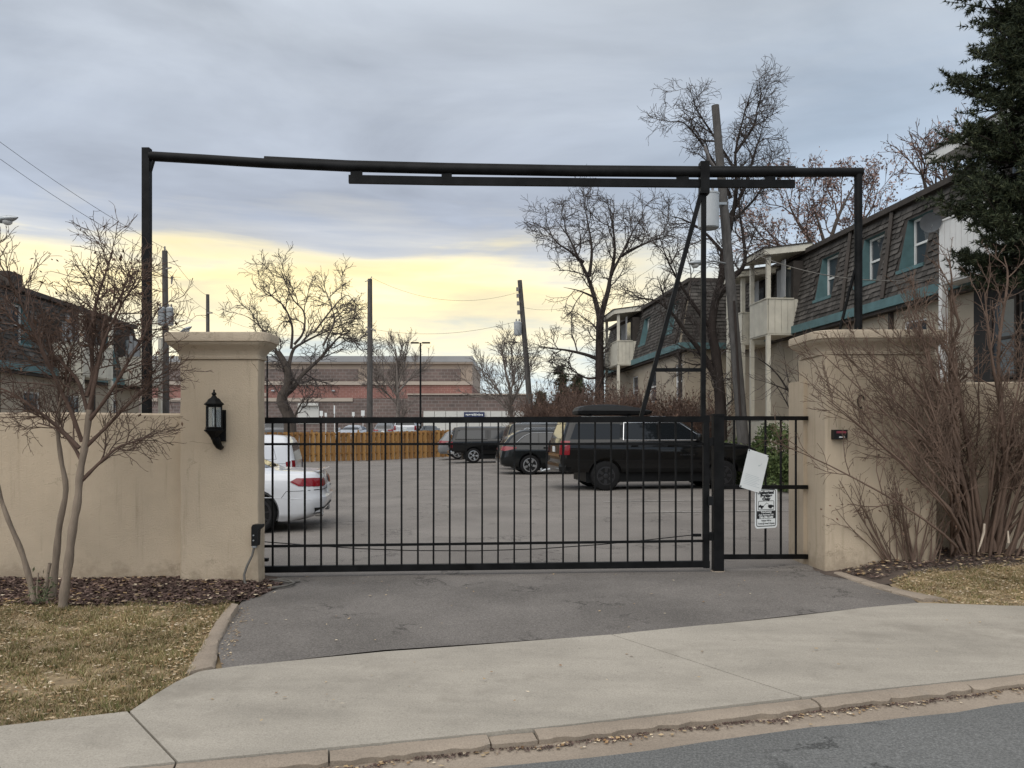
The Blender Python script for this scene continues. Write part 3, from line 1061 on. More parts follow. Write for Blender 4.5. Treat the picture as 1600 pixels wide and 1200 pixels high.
def plate(name, cx_px, cy_px, w, h, tilt, dist, r, material, parent=None, th=.003):
    c = fpt(cx_px, cy_px) + pn * dist
    pts = rrect(0, 0, w / 2, h / 2, r, 4)
    ca, sa = math.cos(tilt), math.sin(tilt)

    def f(o):
        def g(u, v):
            p = c + pd * (u * ca - v * sa) + np.array((0, 0, u * sa + v * ca)) + pn * o
            return tuple(p)
        return g
    m = MB(); m.prism(pts, f(th), f(0))
    return m, f, c


def sign_text(parent, f, s, size, u, v, material='black_ink', wide=1.0, bold=.004, o=.0045):
    me = text_mesh(s, size, bold)
    g = f(o)
    for vert in me.vertices:
        vert.co = Vector(g(u + vert.co.x * wide, v + vert.co.y))
    return link('lettering', me, material, parent)


ps = thing('parking_sign', 'white parking sign with tow truck pictogram and black print', 'sign', tuple(fpt(1195.5, 800)))
S = fpt(1195.5, 790)[1] / F
mm, fS, _ = plate('p', 1195.5, 793.5, 42 * S, 63 * S, 0, .016, 5 * S, 'sign_white'); mm.build('plate', 'sign_white', ps)


def band(parent, f, u0, u1, v0, v1, material, name, o=.0035):
    g = f(o)
    m = MB(); m.add([g(u0 * S, v0 * S), g(u1 * S, v0 * S), g(u1 * S, v1 * S), g(u0 * S, v1 * S)], [(0, 1, 2, 3)])
    return m.build(name, material, parent)


def ring_frame(parent, f, hw, hh, r, t, material, name, cu=0, cv=0, o=.0036):
    A = rrect(cu * S, cv * S, hw * S, hh * S, r * S, 4); B = rrect(cu * S, cv * S, (hw - t) * S, (hh - t) * S, max(.2, r - t) * S, 4)
    g = f(o); n = len(A)
    m = MB(); m.add([g(*p) for p in A] + [g(*p) for p in B], [(i, (i + 1) % n, n + (i + 1) % n, n + i) for i in range(n)])
    return m.build(name, material, parent)


ring_frame(ps, fS, 18.6, 28.8, 3.5, 1.3, 'black_ink', 'border')
ring_frame(ps, fS, 15, 7.2, 2, .9, 'black_ink', 'pictogram_frame', 0, 4.2)
band(ps, fS, -17.2, 17.2, -16.6, -4.3, 'black_ink', 'print_band')
sign_text(ps, fS, 'Authorized', 6.2 * S, 0, 24 * S, wide=1.0)
sign_text(ps, fS, 'Parking', 5.8 * S, 0, 19 * S, wide=1.25)
sign_text(ps, fS, 'Only', 5.6 * S, 0, 14 * S, wide=1.3)
sign_text(ps, fS, 'Tri-County', 4.0 * S, 0, -6.4 * S, 'sign_white', 1.1, .0015)
sign_text(ps, fS, 'Auto Recovery Ltd.', 3.6 * S, 0, -10.4 * S, 'sign_white', .98, .001)
sign_text(ps, fS, '720-298-1600', 4.0 * S, 0, -14.6 * S, 'sign_white', 1.15, .002)
sign_text(ps, fS, 'Vehicles Will be', 3.5 * S, 0, -19.6 * S, 'black_ink', .8, .001)
sign_text(ps, fS, "Towed @ Owner's Expense", 3.5 * S, 0, -24.0 * S, 'black_ink', .78, .001)
g = fS(.0036)
m = MB()   # tow pictogram: hook truck at one side lifting a car at the other
for poly in ([(-14, 1.2), (-14, 4), (-10.5, 5.6), (-8.5, 3.8), (-4.5, 3.8), (-4.5, 1.2)], [(14, 1.2), (14, 3.6), (9, 5.2), (4, 4.4), (2.8, 2.4), (5, 1.2)],
             [(-5, 3.6), (1, 8.4), (1.2, 7.7), (-4.2, 3.2)], [(1, 8.4), (6.5, 4.6), (6.2, 4.1), (.8, 7.8)]):
    m.add([g(a * S, b * S) for a, b in poly], [tuple(range(len(poly)))])
for cu, cv in ((-8.5, .9), (8.8, .9), (6.2, 1.6)):
    m.add([g((cu + 2.1 * math.cos(a)) * S, (cv + 2.1 * math.sin(a)) * S) for a in np.linspace(0, 2 * math.pi, 14)[:-1]], [tuple(range(13))])
m.build('tow_pictogram', 'black_ink', ps)
wp = thing('notice_board', 'blank faded white notice wired on crooked above the parking sign', 'sign', tuple(fpt(1176, 736)))
mat('faded_print', (.56, .60, .60), .6, .1, 4)
mm, fN, _ = plate('p', 1176, 736, 40 * S, 60.5 * S, R(-16), .03, 1.2 * S, 'sign_white'); mm.build('board', 'sign_white', wp)
g = fN(.0042)
for i in range(7):
    vv = (-8 - i * 2.5) * S; L = random.uniform(22, 31) * S
    m = MB(); m.add([g(-15 * S, vv), g(-15 * S + L, vv), g(-15 * S + L, vv + .7 * S), g(-15 * S, vv + .7 * S)], [(0, 1, 2, 3)]); m.build('faded_line', 'faded_print', wp)
m = MB(); m.add([g((8 + a) * S, (11 + b) * S) for a, b in ((-4, -1), (-2, -2), (1, 1), (3, 3.5), (1.4, 4), (1, 2), (-1, .6), (-3, 0))], [tuple(range(8))]); m.build('faded_mark', 'faded_print', wp)
for su, sv in ((-1, 1), (1, 1), (-1, -1), (1, -1)):
    m = MB(); p = np.array(fN(.006)(su * 18.4 * S, sv * 28.6 * S)); m.box(tuple(p), (.014, .01, .014)); m.build('tie', 'black_plastic', wp)

# ------------------------------------------------------------------ lantern on the left pillar
LX, LY = -3.065, 7.90
ln = thing('wall_lantern', 'black hexagonal carriage lantern on the left pillar', 'lantern', (LX, 8.05, 1.55))


def lz(py): return CH - (py - HY) * LY / F


u = LY / F
m = MB(); m.lathe([(.004, lz(608.5)), (1.6 * u, lz(610)), (1.3 * u, lz(612.5)), (2.6 * u, lz(613.5)), (4.2 * u, lz(615.5)), (2.4 * u, lz(618))], (LX, LY, 0), 10); m.build('finial', 'black_metal', ln, smooth=50)
m = MB(); m.lathe([(2.4 * u, lz(617.5)), (5 * u, lz(621)), (9.5 * u, lz(624)), (11.5 * u, lz(627.5)), (15.8 * u, lz(631)), (15.8 * u, lz(632.2)), (13 * u, lz(633.5)), (12.6 * u, lz(636))], (LX, LY, 0), 6); m.build('hood', 'black_metal', ln)
mgl, ntg, bg_ = new_mat('lantern_glass')
bg_.inputs['Base Color'].default_value = (.82, .86, .86, 1); bg_.inputs['Transmission Weight'].default_value = .85; bg_.inputs['Roughness'].default_value = .08; bg_.inputs['IOR'].default_value = 1.2
for k in range(6):
    a0, a1 = math.pi / 3 * k, math.pi / 3 * (k + 1)
    p0 = np.array((LX + 11.6 * u * math.cos(a0), LY + 11.6 * u * math.sin(a0))); p1 = np.array((LX + 11.6 * u * math.cos(a1), LY + 11.6 * u * math.sin(a1)))
    m = MB(); q0 = p0 + (p1 - p0) * .06; q1 = p0 + (p1 - p0) * .94
    m.bar((q0[0], q0[1], lz(652)), (q1[0], q1[1], lz(652)), .003, 31 * u); m.build('glass_pane', 'lantern_glass', ln)
    m = MB(); m.bar((p0[0], p0[1], lz(668)), (p0[0], p0[1], lz(635)), .013, .013, (0, 1, 0)); m.build('frame_bar', 'black_metal', ln)
m = MB(); m.lathe([(1.8 * u, lz(664)), (2.0 * u, lz(656)), (2.6 * u, lz(650)), (1.8 * u, lz(642)), (.6 * u, lz(638))], (LX, LY, 0), 8); m.build('candle_lamp', 'pale_lens', ln, smooth=60)
m = MB(); m.lathe([(12.6 * u, lz(667)), (13.8 * u, lz(668)), (13.8 * u, lz(669.5)), (13 * u, lz(671)), (15.8 * u, lz(671.6)), (15.8 * u, lz(673)), (12 * u, lz(676)), (9 * u, lz(679.5)), (5.5 * u, lz(684)), (4.8 * u, lz(687))], (LX, LY, 0), 6); m.build('base_cup', 'black_metal', ln)
m = MB(); m.tube([(LX + .01, LY + .01, lz(684)), (LX + .018, LY + .03, lz(691)), (LX + .022, LY + .07, lz(697)), (LX + .022, LY + .12, lz(700)), (LX + .022, LY + .148, lz(699))], [6.2 * u, 6.4 * u, 5.4 * u, 4 * u, 3.5 * u], 10); m.build('bracket', 'black_metal', ln, smooth=50)
m = MB(); m.bb((LX - .03, 8.02, lz(690)), (LX + .07, 8.0485, lz(640))); m.build('wall_plate', 'black_metal', ln)

# ------------------------------------------------------------------ photo-eye hood with its conduit loop
pe = thing('gate_sensor', 'small black hooded sensor box with grey cable loop on left pillar', 'sensor', tuple(at(399, 835, 8.05)))


def pz(px, py, Y=8.0): return at(px, py, Y)


m = MB()
poly = [(392.5, 853), (392.5, 824), (394.5, 820), (409, 820), (409, 824), (403, 829), (402, 853)]
m.prism(poly, lambda a, b: tuple(at(a, b, 7.96)), lambda a, b: (at(a, b, 7.96)[0], 8.049, at(a, b, 7.96)[2])); m.build('housing', 'black_plastic', pe)
for py in (836.5, 844.5):
    m = MB(); p = at(396, py, 7.955); m.box(tuple(p), (.012, .01, .012)); m.build('screw', 'galvanised', pe)
m = MB(); p = at(397.5, 853.5, 7.99); m.lathe([(.02, -.018), (.028, -.01), (.028, .006), (.018, .012)], tuple(p), 8); m.build('cable_gland', 'galvanised', pe)
mat('grey_cable', (.12, .11, .095), .6, .15, 10)
cb = [at(397, 855, 7.99), at(394, 868, 7.97), at(386, 884, 7.95), at(381.5, 898, 7.93), at(382.5, 910, 7.92), at(389, 920, 7.9), at(402, 926, 7.86)]
cb = [tuple(p) for p in cb] + [(-2.50, 7.86, .03), (-2.36, 7.98, .03), (-2.30, 8.12, .03), (-2.40, 8.28, .025), (-2.55, 8.36, .02)]
cb = np.array(cb); cb[:, 2] = np.maximum(cb[:, 2], .03)
m = MB(); m.tube(cb, .013, 8); m.build('cable', 'grey_cable', pe, smooth=60)
m = MB(); m.tube([(-2.62, 8.3, .03), (-2.5, 8.2, .05), (-2.38, 8.22, .02), (-2.3, 8.32, .012)], .012, 6); m.build('loose_cable', 'grey_cable', pe, smooth=60)

# ------------------------------------------------------------------ reflector box and hook on the right pillar
rb = thing('reflector_box', 'small black box with red label on right pillar', 'sensor', tuple(at(1311, 679, 8.9)))
p = at(1311.5, 679, 8.86)
m = MB(); m.bb((p[0] - .078, 8.82, p[2] - .056), (p[0] + .078, 8.899, p[2] + .056)); m.build('housing', 'black_plastic', rb)
mat('red_print', (.22, .03, .05), .5, .2, 10)
m = MB(); m.bb((p[0] - .05, 8.816, p[2] + .015), (p[0] + .06, 8.8195, p[2] + .04)); m.build('label', 'red_print', rb)
m = MB(); m.bb((p[0] - .02, 8.816, p[2] - .035), (p[0] + .045, 8.8195, p[2] - .022)); m.build('reflector', 'sign_white', rb)
hk = MB()
pts = [at(1345.5 + 5.2 * math.cos(R(a)), 627.5 - 10 * math.sin(R(a)), 8.888) for a in range(20, 300, 20)]
hk.tube(pts, .009, 6)
tag(hk.build('wire_hook', 'black_metal', smooth=60), 'dark C shaped metal hook fixed high on right pillar', 'hook')


# ------------------------------------------------------------------ vehicles (x forward, y left, origin on the ground below the rear axle)
def paint(name, c, rough=.28, metallic=.0):
    m, nt, b = new_mat(name)
    b.inputs['Roughness'].default_value = rough
    b.inputs['Metallic'].default_value = metallic
    b.inputs['Coat Weight'].default_value = .8 if c[0] > .1 else .7
    b.inputs['Coat Roughness'].default_value = .04
    b.inputs['Specular IOR Level'].default_value = .4 if c[0] > .1 else .12
    f = nodes_noise(nt, 1.4, 4)
    nt.links.new(nodes_ramp(nt, f, [(.3, tuple(v * .9 for v in c)), (.7, tuple(v * 1.1 for v in c))]), b.inputs['Base Color'])
    # road dust, thicker towards the sills
    tc = nt.nodes.new('ShaderNodeTexCoord')
    r = nodes_ramp(nt, nodes_noise(nt, 7, 5, .7), [(.35, rough), (.7, rough + .14)])
    nt.links.new(r, b.inputs['Roughness'])
    return m


paint('black_paint', (.0035, .0037, .004))
paint('charcoal_paint', (.009, .0105, .011))
paint('white_car_paint', (.62, .635, .66))
paint('silver_paint', (.52, .53, .55), .3, .3)
paint('blue_paint', (.05, .07, .12))
paint('grey_paint', (.16, .165, .17))


def interp(tab, z): return float(np.interp(z, [a for a, _ in tab], [b for _, b in tab]))


class Shell:
    def __init__(self, s):
        self.s = s
        self.dz = s.get('lift', 0)

    def xr(self, z): return interp(self.s['rear'], z - self.dz)
    def xf(self, z): return interp(self.s['front'], z - self.dz)
    def w(self, z): return interp(self.s['width'], z - self.dz)
    def rc(self, z): return min(interp(self.s['corner'], z - self.dz), self.w(z) - .02, (self.xf(z) - self.xr(z)) / 2 - .02)

    def side(self, x, z):
        w, r, a, b = self.w(z), self.rc(z), self.xr(z), self.xf(z)
        if x < a + r: d = min(r, a + r - x)
        elif x > b - r: d = min(r, x - b + r)
        else: d = 0
        return w - r + math.sqrt(max(0, r * r - d * d))

    def back(self, y, z):
        w, r = self.w(z), self.rc(z)
        d = max(0, min(r, abs(y) - (w - r)))
        return self.xr(z) + r - math.sqrt(max(0, r * r - d * d))

    def nose(self, y, z):
        w, r = self.w(z), self.rc(z)
        d = max(0, min(r, abs(y) - (w - r)))
        return self.xf(z) - r + math.sqrt(max(0, r * r - d * d))

    def mesh(self):
        lv = set()
        for k in ('rear', 'front', 'width'): lv |= {round(a + self.dz, 4) for a, _ in self.s[k]}
        lv = sorted(lv)
        fine = []
        for a, b in zip(lv, lv[1:]):
            n = max(1, int((b - a) / .09))
            fine += [a + (b - a) * i / n for i in range(n)]
        fine.append(lv[-1])
        rings = []
        for z in fine:
            a, b, w, r = self.xr(z), self.xf(z), self.w(z), self.rc(z)
            rings.append((rrect((a + b) / 2, 0, (b - a) / 2, w, r, 6), z))
        return stack(rings)


def side_patch(sh, poly, s, off, name, material, parent, cells=0):
    """a panel lying on the flank, outline in (x, z)"""
    bm = bmesh.new()
    bm.faces.new([bm.verts.new((x, 0, z)) for x, z in poly])
    xs = [p[0] for p in poly]; zs_ = [p[1] for p in poly]
    for ax, lo, hi, step in ((0, min(xs), max(xs), .12), (2, min(zs_), max(zs_), .09)):
        c = lo + step
        while c < hi - .01:
            no = Vector((1, 0, 0)) if ax == 0 else Vector((0, 0, 1)); co = no * c
            bmesh.ops.bisect_plane(bm, geom=bm.verts[:] + bm.edges[:] + bm.faces[:], plane_co=co, plane_no=no)
            c += step
    for v in bm.verts: v.co.y = s * (sh.side(v.co.x, v.co.z) + off)
    bmesh.ops.triangulate(bm, faces=bm.faces[:])
    bmesh.ops.recalc_face_normals(bm, faces=bm.faces)
    for f in bm.faces:
        if f.normal.y * s < 0: f.normal_flip()
    me = bpy.data.meshes.new(name); bm.to_mesh(me); bm.free()
    return link(name, me, material, parent, smooth=60)


def end_patch(sh, poly, off, name, material, parent, front=False):
    bm = bmesh.new()
    bm.faces.new([bm.verts.new((0, y, z)) for y, z in poly])
    ys = [p[0] for p in poly]; zs_ = [p[1] for p in poly]
    for ax, lo, hi, step in ((1, min(ys), max(ys), .10), (2, min(zs_), max(zs_), .09)):
        c = lo + step
        while c < hi - .01:
            no = Vector((0, 1, 0)) if ax == 1 else Vector((0, 0, 1)); co = no * c
            bmesh.ops.bisect_plane(bm, geom=bm.verts[:] + bm.edges[:] + bm.faces[:], plane_co=co, plane_no=no)
            c += step
    for v in bm.verts: v.co.x = sh.nose(v.co.y, v.co.z) + off if front else sh.back(v.co.y, v.co.z) - off
    bmesh.ops.triangulate(bm, faces=bm.faces[:])
    bmesh.ops.recalc_face_normals(bm, faces=bm.faces)
    for f in bm.faces:
        if (f.normal.x > 0) != front: f.normal_flip()
    me = bpy.data.meshes.new(name); bm.to_mesh(me); bm.free()
    return link(name, me, material, parent, smooth=60)


def side_line(sh, pts, s, r, off, name, material, parent, closed=False):
    pp = []
    P = pts + ([pts[0]] if closed else [])
    for a, b in zip(P, P[1:]):
        n = max(2, int(math.hypot(b[0] - a[0], b[1] - a[1]) / .12))
        pp += [(a[0] + (b[0] - a[0]) * i / n, a[1] + (b[1] - a[1]) * i / n) for i in range(n)]
    pp.append(P[-1])
    m = MB(); m.tube([(x, s * (sh.side(x, z) + off), z) for x, z in pp], r, 5)
    return m.build(name, material, parent, smooth=60)


WHEELS = {}


def wheel(x, y, s, r, wd, rim_mat, spokes, parent, rr=.68):
    key = (r, wd, rim_mat, spokes, rr)
    if key not in WHEELS:
        t = MB(); t.lathe([(r * rr, -wd / 2), (r * .86, -wd / 2 - .006), (r * .96, -wd / 2 + .012), (r, -wd / 2 + .045), (r, wd / 2 - .045), (r * .96, wd / 2 - .012), (r * .86, wd / 2 + .006), (r * rr, wd / 2)], (0, 0, 0), 36, 'y')
        h = MB(); R0 = r * rr
        # rim: outer lip, dark well, spokes, hub (outer face towards +y)
        h.lathe([(R0, wd / 2 - .03), (R0 + .012, wd / 2 + .004), (R0 - .02, wd / 2 + .006), (R0 - .035, wd / 2 - .03)], (0, 0, 0), 36, 'y')
        h.f = h.f[:-2]
        for k in range(spokes):
            a = 2 * math.pi * k / spokes
            for da in ((-.11, .11) if spokes <= 6 else (0,)):
                c0 = (R0 * .22 * math.cos(a + da * 1.5), wd / 2 - .012, R0 * .22 * math.sin(a + da * 1.5)); c1 = (R0 * .95 * math.cos(a + da), wd / 2 - .004, R0 * .95 * math.sin(a + da))
                h.bar(c0, c1, R0 * (.17 if spokes <= 6 else .09), .02, (0, 1, 0))
        h.lathe([(R0 * .28, wd / 2 - .02), (R0 * .27, wd / 2 + .002), (R0 * .1, wd / 2 + .008)], (0, 0, 0), 14, 'y')
        w = MB(); w.lathe([(R0 - .002, -wd / 2 + .01), (R0 - .004, wd / 2 - .06), (.02, wd / 2 - .065)], (0, 0, 0), 24, 'y')
        ms = []
        for mb, nm, mt, sm in ((t, 'wheel', 'rubber', 35), (h, 'rim', rim_mat, 35), (w, 'brake_disc', 'black_plastic', 35)):
            o = mb.build(nm, mt, None, sm); ms.append(o.data); bpy.data.objects.remove(o)
        WHEELS[key] = ms
    ms = WHEELS[key]
    o = bpy.data.objects.new('wheel', ms[0]); COL.objects.link(o); o.parent = parent
    o.location = (x, y, r); o.rotation_euler = (0, random.uniform(0, 1), 0 if s > 0 else math.pi)
    for nm, me in (('rim', ms[1]), ('brake_disc', ms[2])):
        c = bpy.data.objects.new(nm, me); COL.objects.link(c); c.parent = o
    return o


def cut_arches(o, xs, r, hw, zc):
    """wheel arches cut through the flanks with a boolean"""
    cut = MB()
    for x in xs:
        for s in (-1, 1):
            cut.lathe([(r, -.17), (r, .17)], (x, s * (hw - .06), zc), 32, 'y')
    c = cut.build('cutter', 'black_plastic')
    md = o.modifiers.new('arch', 'BOOLEAN'); md.operation = 'DIFFERENCE'; md.object = c; md.solver = 'EXACT'
    bpy.context.view_layer.update()
    dg = bpy.context.evaluated_depsgraph_get()
    me = bpy.data.meshes.new_from_object(o.evaluated_get(dg))
    o.modifiers.clear()
    old = o.data; o.data = me; bpy.data.meshes.remove(old)
    cm = c.data; bpy.data.objects.remove(c); bpy.data.meshes.remove(cm)
    me.polygons.foreach_set('use_smooth', [True] * len(me.polygons)); me.set_sharp_from_angle(angle=R(28))


def car(name, label, cat, spec, loc, yaw, group=None):
    s = dict(spec)
    if 'scale_z' in s:
        k = s['scale_z']; f = lambda z: z if z < .45 else .45 + (z - .45) * k
        for key in ('rear', 'front', 'width', 'corner'): s[key] = [(f(z), x) for z, x in s[key]]
        for key in ('glass', 'seams', 'tail', 'head', 'tail_end', 'head_end', 'rear_glass', 'windscreen'):
            if key in s: s[key] = [[(x, f(z)) for x, z in p] for p in s[key]]
        for key in ('rear_panel', 'front_panel'):
            if key in s: s[key] = [([(x, f(z)) for x, z in p], m_) for p, m_ in s[key]]
        s['trim'] = [([(x, f(z)) for x, z in p], c_) for p, c_ in s.get('trim', [])]
        s['handles'] = [(x, f(z)) for x, z in s.get('handles', [])]
        s['mirror'] = (s['mirror'][0], f(s['mirror'][1])); s['plate'] = f(s['plate'])
    sh = Shell(s); L = s.get('lift', 0)
    root = thing(name, label, cat, loc, yaw, group, local=True)
    body = sh.mesh().build('body', s['paint'], None, smooth=28)
    r, wb, hw = s['r'], s['wb'], s['hw']
    if s.get('arch', True): cut_arches(body, (0, wb), r * 1.16, hw, r + .02)
    attach(body, root)
    for x in (0, wb):
        for sd in (-1, 1):
            wheel(x, sd * (hw - s['tw'] / 2 - .015), sd, r, s['tw'], s['rim'], s['spokes'], root, s.get('rr', .68))
            m = MB(); m.bb((x - r * 1.1, sd * (hw - .40), r * .5), (x + r * 1.1, sd * (hw - .245), r * 2.1)); m.build('arch_liner', 'black_plastic', root)
    # underbody so that no light shows through below the sills
    m = MB(); m.bb((-.5, -hw + .25, r * .55), (wb + .4, hw - .25, s['rear'][0][0] + L + .04)); m.build('underbody', 'black_plastic', root)
    for sd in (-1, 1):
        for poly in s.get('glass', []): side_patch(sh, poly, sd, .004, 'side_window', 'car_glass', root)
        for pts, cl in s.get('trim', []): side_line(sh, pts, sd, s.get('trim_r', .012), .004, 'window_trim', s.get('trim_mat', 'chrome'), root, cl)
        for pts in s.get('seams', []): side_line(sh, pts, sd, .005, -.002, 'door_seam', 'black_plastic', root)
        for (x, z) in s.get('handles', []):
            m = MB(); y = sh.side(x, z); m.box((x, sd * (y + .02), z), (.2, .035, .035)); m.build('door_handle', s.get('handle_mat', s['paint']), root)
        if 'sill' in s: side_patch(sh, s['sill'], sd, .012, 'sill', s.get('sill_mat', 'black_plastic'), root)
        for poly in s.get('tail', []): side_patch(sh, poly, sd, .012, 'tail_light', 'red_lens', root)
        for poly in s.get('head', []): side_patch(sh, poly, sd, .008, 'headlight', 'pale_lens', root)
        for poly in s.get('tail_end', []): end_patch(sh, [(sd * y, z) for y, z in poly], .012, 'tail_light', 'red_lens', root)
        for poly in s.get('head_end', []): end_patch(sh, [(sd * y, z) for y, z in poly], .010, 'headlight', 'pale_lens', root, True)
        if 'mirror' in s:
            x, z = s['mirror']; y = sh.side(x, z)
            m = MB(); m.lathe([(.02, -.10), (.085, -.08), (.10, 0), (.085, .09), (.03, .12)], (x, sd * (y + .13), z + .04), 10); m.bar((x, sd * y, z - .04), (x, sd * (y + .1), z - .02), .05, .05)
            m.build('mirror', s.get('mirror_mat', s['paint']), root, smooth=50)
        if 'rails' in s:
            x0, x1, z, y = s['rails']
            m = MB(); m.tube([(x0, sd * y, z - .03), (x0 + .1, sd * y, z + .02), (x1 - .1, sd * y, z + .02), (x1, sd * y, z - .03)], .018, 6); m.build('roof_rail', s.get('trim_mat', 'chrome'), root, smooth=50)
    for poly in s.get('rear_glass', []): end_patch(sh, poly, .006, 'rear_window', s.get('rear_glass_mat', 'car_glass'), root)
    for poly in s.get('windscreen', []): end_patch(sh, poly, .006, 'windscreen', 'car_glass', root, True)
    for poly, mt in s.get('rear_panel', []): end_patch(sh, poly, .010, 'rear_trim', mt, root)
    for poly, mt in s.get('front_panel', []): end_patch(sh, poly, .010, 'grille', mt, root, True)
    if 'plate' in s:
        z = s['plate']; m = MB(); m.box((sh.back(0, z) - .014, 0, z), (.012, .31, .155)); m.build('number_plate', 'sign_white', root)
    if 'bumper' in s:
        z0, z1, ext, mt = s['bumper']
        pts = [( -ext + sh.back(y, (z0 + z1) / 2), y) for y in np.linspace(-hw * .97, hw * .97, 15)]
        m = MB(); V = []
        for (x, y) in pts: V += [(x, y, z0), (x - .02, y, (z0 + z1) / 2), (x, y, z1), (x + .14, y, z1), (x + .14, y, z0)]
        m.add(V, [(i * 5 + j, i * 5 + (j + 1) % 5, i * 5 + 5 + (j + 1) % 5, i * 5 + 5 + j) for i in range(14) for j in range(5)] + [(0, 1, 2, 3, 4), tuple(70 + j for j in (4, 3, 2, 1, 0))])
        m.build('bumper', mt, root, smooth=40)
    return root, sh


def place(px, Yw, z, hw, yaw, near):
    """origin for a car whose near rear wheel shows at (px, depth Yw)"""
    X = (px - CX) * Yw / F
    return (X - math.sin(yaw) * hw * near, Yw + math.cos(yaw) * hw * near, z)


YAW = R(8)
SUV = dict(paint='black_paint', lift=.10, r=.405, wb=3.36, hw=1.02, tw=.29, rim='black_alloy', spokes=6, rr=.60,
           rear=[(.40, -1.02), (.48, -1.20), (.72, -1.25), (.8, -1.24), (1.15, -1.23), (1.26, -1.19), (1.78, -1.0), (1.86, -.93), (1.90, -.78), (1.925, -.5)],
           front=[(.40, 4.15), (.48, 4.36), (.80, 4.42), (1.02, 4.36), (1.12, 4.15), (1.20, 3.55), (1.26, 3.05), (1.78, 2.25), (1.86, 2.05), (1.90, 1.85), (1.925, 1.5)],
           width=[(.40, .93), (.5, .985), (.66, 1.0), (.72, 1.02), (1.08, 1.02), (1.22, .99), (1.27, .965), (1.78, .815), (1.86, .765), (1.90, .68), (1.925, .5)],
           corner=[(.4, .16), (1.2, .18), (1.9, .16)],
           glass=[[(-.98, 1.40), (.40, 1.40), (.44, 1.83), (-.80, 1.83)], [(.54, 1.40), (1.46, 1.40), (1.46, 1.83), (.58, 1.83)], [(1.53, 1.40), (2.72, 1.40), (2.66, 1.48), (2.12, 1.83), (1.53, 1.83)]],
           trim=[([(.50, 1.375), (2.80, 1.375), (2.70, 1.48), (2.14, 1.855), (.55, 1.855)], True)], trim_r=.013,
           seams=[[(.47, .62), (.47, 1.37)], [(1.50, .6), (1.50, 1.37)], [(2.72, .6), (2.74, 1.37)], [(.47, .6), (2.72, .6)], [(-1.1, 1.12), (3.9, 1.12)]],
           handles=[(.80, 1.22), (1.82, 1.22)], sill=[(.48, .50), (2.84, .50), (2.84, .60), (.48, .60)],
           tail=[[(-1.16, .98), (-1.01, .98), (-.99, 1.36), (-1.12, 1.36)]], tail_end=[[(.80, .98), (.985, .98), (.96, 1.36), (.80, 1.36)]],
           mirror=(2.62, 1.40), rails=(-.7, 1.9, 2.0, .66),
           rear_glass=[[(-.84, 1.42), (.84, 1.42), (.74, 1.80), (-.74, 1.80)]], rear_panel=[([(-.78, .92), (.78, .92), (.78, 1.0), (-.78, 1.0)], 'chrome')], plate=1.12,
           windscreen=[[(-.82, 1.40), (.82, 1.40), (.74, 1.83), (-.74, 1.83)]], front_panel=[([(-.7, .72), (.7, .72), (.7, 1.06), (-.7, 1.06)], 'chrome')],
           head_end=[[(.72, .86), (.98, .86), (.98, 1.08), (.72, 1.08)]], bumper=(.52, .74, .05, 'black_paint'))
suv, shS = car('parked_suv', 'long black SUV with roof cargo box, nearest of the parked cars at right', 'suv', SUV, place(947, 20.85, 0, 1.02, YAW, 1), YAW, 'cars parked in the lot')
for sd in (-1, 1):   # model lettering on the front doors
    me = text_mesh('SUBURBAN', .055, .001)
    for v in me.vertices: v.co = Vector((2.30 + v.co.x * 1.5 * -sd, sd * (shS.side(2.3, .97) + .004), .97 + v.co.y))
    link('door_lettering', me, 'black_alloy', suv)
m = MB(); m.tube([(-1.35, 0, .55), (-1.52, 0, .52), (-1.60, 0, .50), (-1.60, 0, .58)], .035, 8); m.build('tow_hitch', 'galvanised', suv)
# cargo box on the roof: a thing of its own
cbx = thing('roof_cargo_box', 'long black cargo box strapped on the black SUV roof', 'cargo box', suv.location + Vector((0, 0, 2.05)), YAW, local=True)
prof = [(0, .38, -.98, .95), (.03, .43, -1.04, 1.04), (.09, .45, -1.05, 1.08), (.11, .455, -1.05, 1.08), (.12, .44, -1.04, 1.05), (.20, .42, -1.0, .72), (.255, .39, -.86, .35), (.285, .33, -.55, .05), (.295, .2, -.3, -.1)]
stack([(rrect((x0 + x1) / 2 + .35, -.28, (x1 - x0) / 2, w, .12, 6), z + .02) for z, w, x0, x1 in prof]).build('shell', 'black_plastic', cbx, smooth=40)
m = MB(); m.tube([(-.66 + .35 + p[0], -.28 - .455, .13) for p in ((-.3,), (.1,), (.6,), (1.1,))], .008, 5); m.build('lid_seam', 'rubber', cbx)
for xx in (-.35, .75):
    m = MB(); m.bar((xx, -.78, -.005), (xx, .75, -.005), .05, .03); m.build('cross_bar', 'black_metal', cbx)

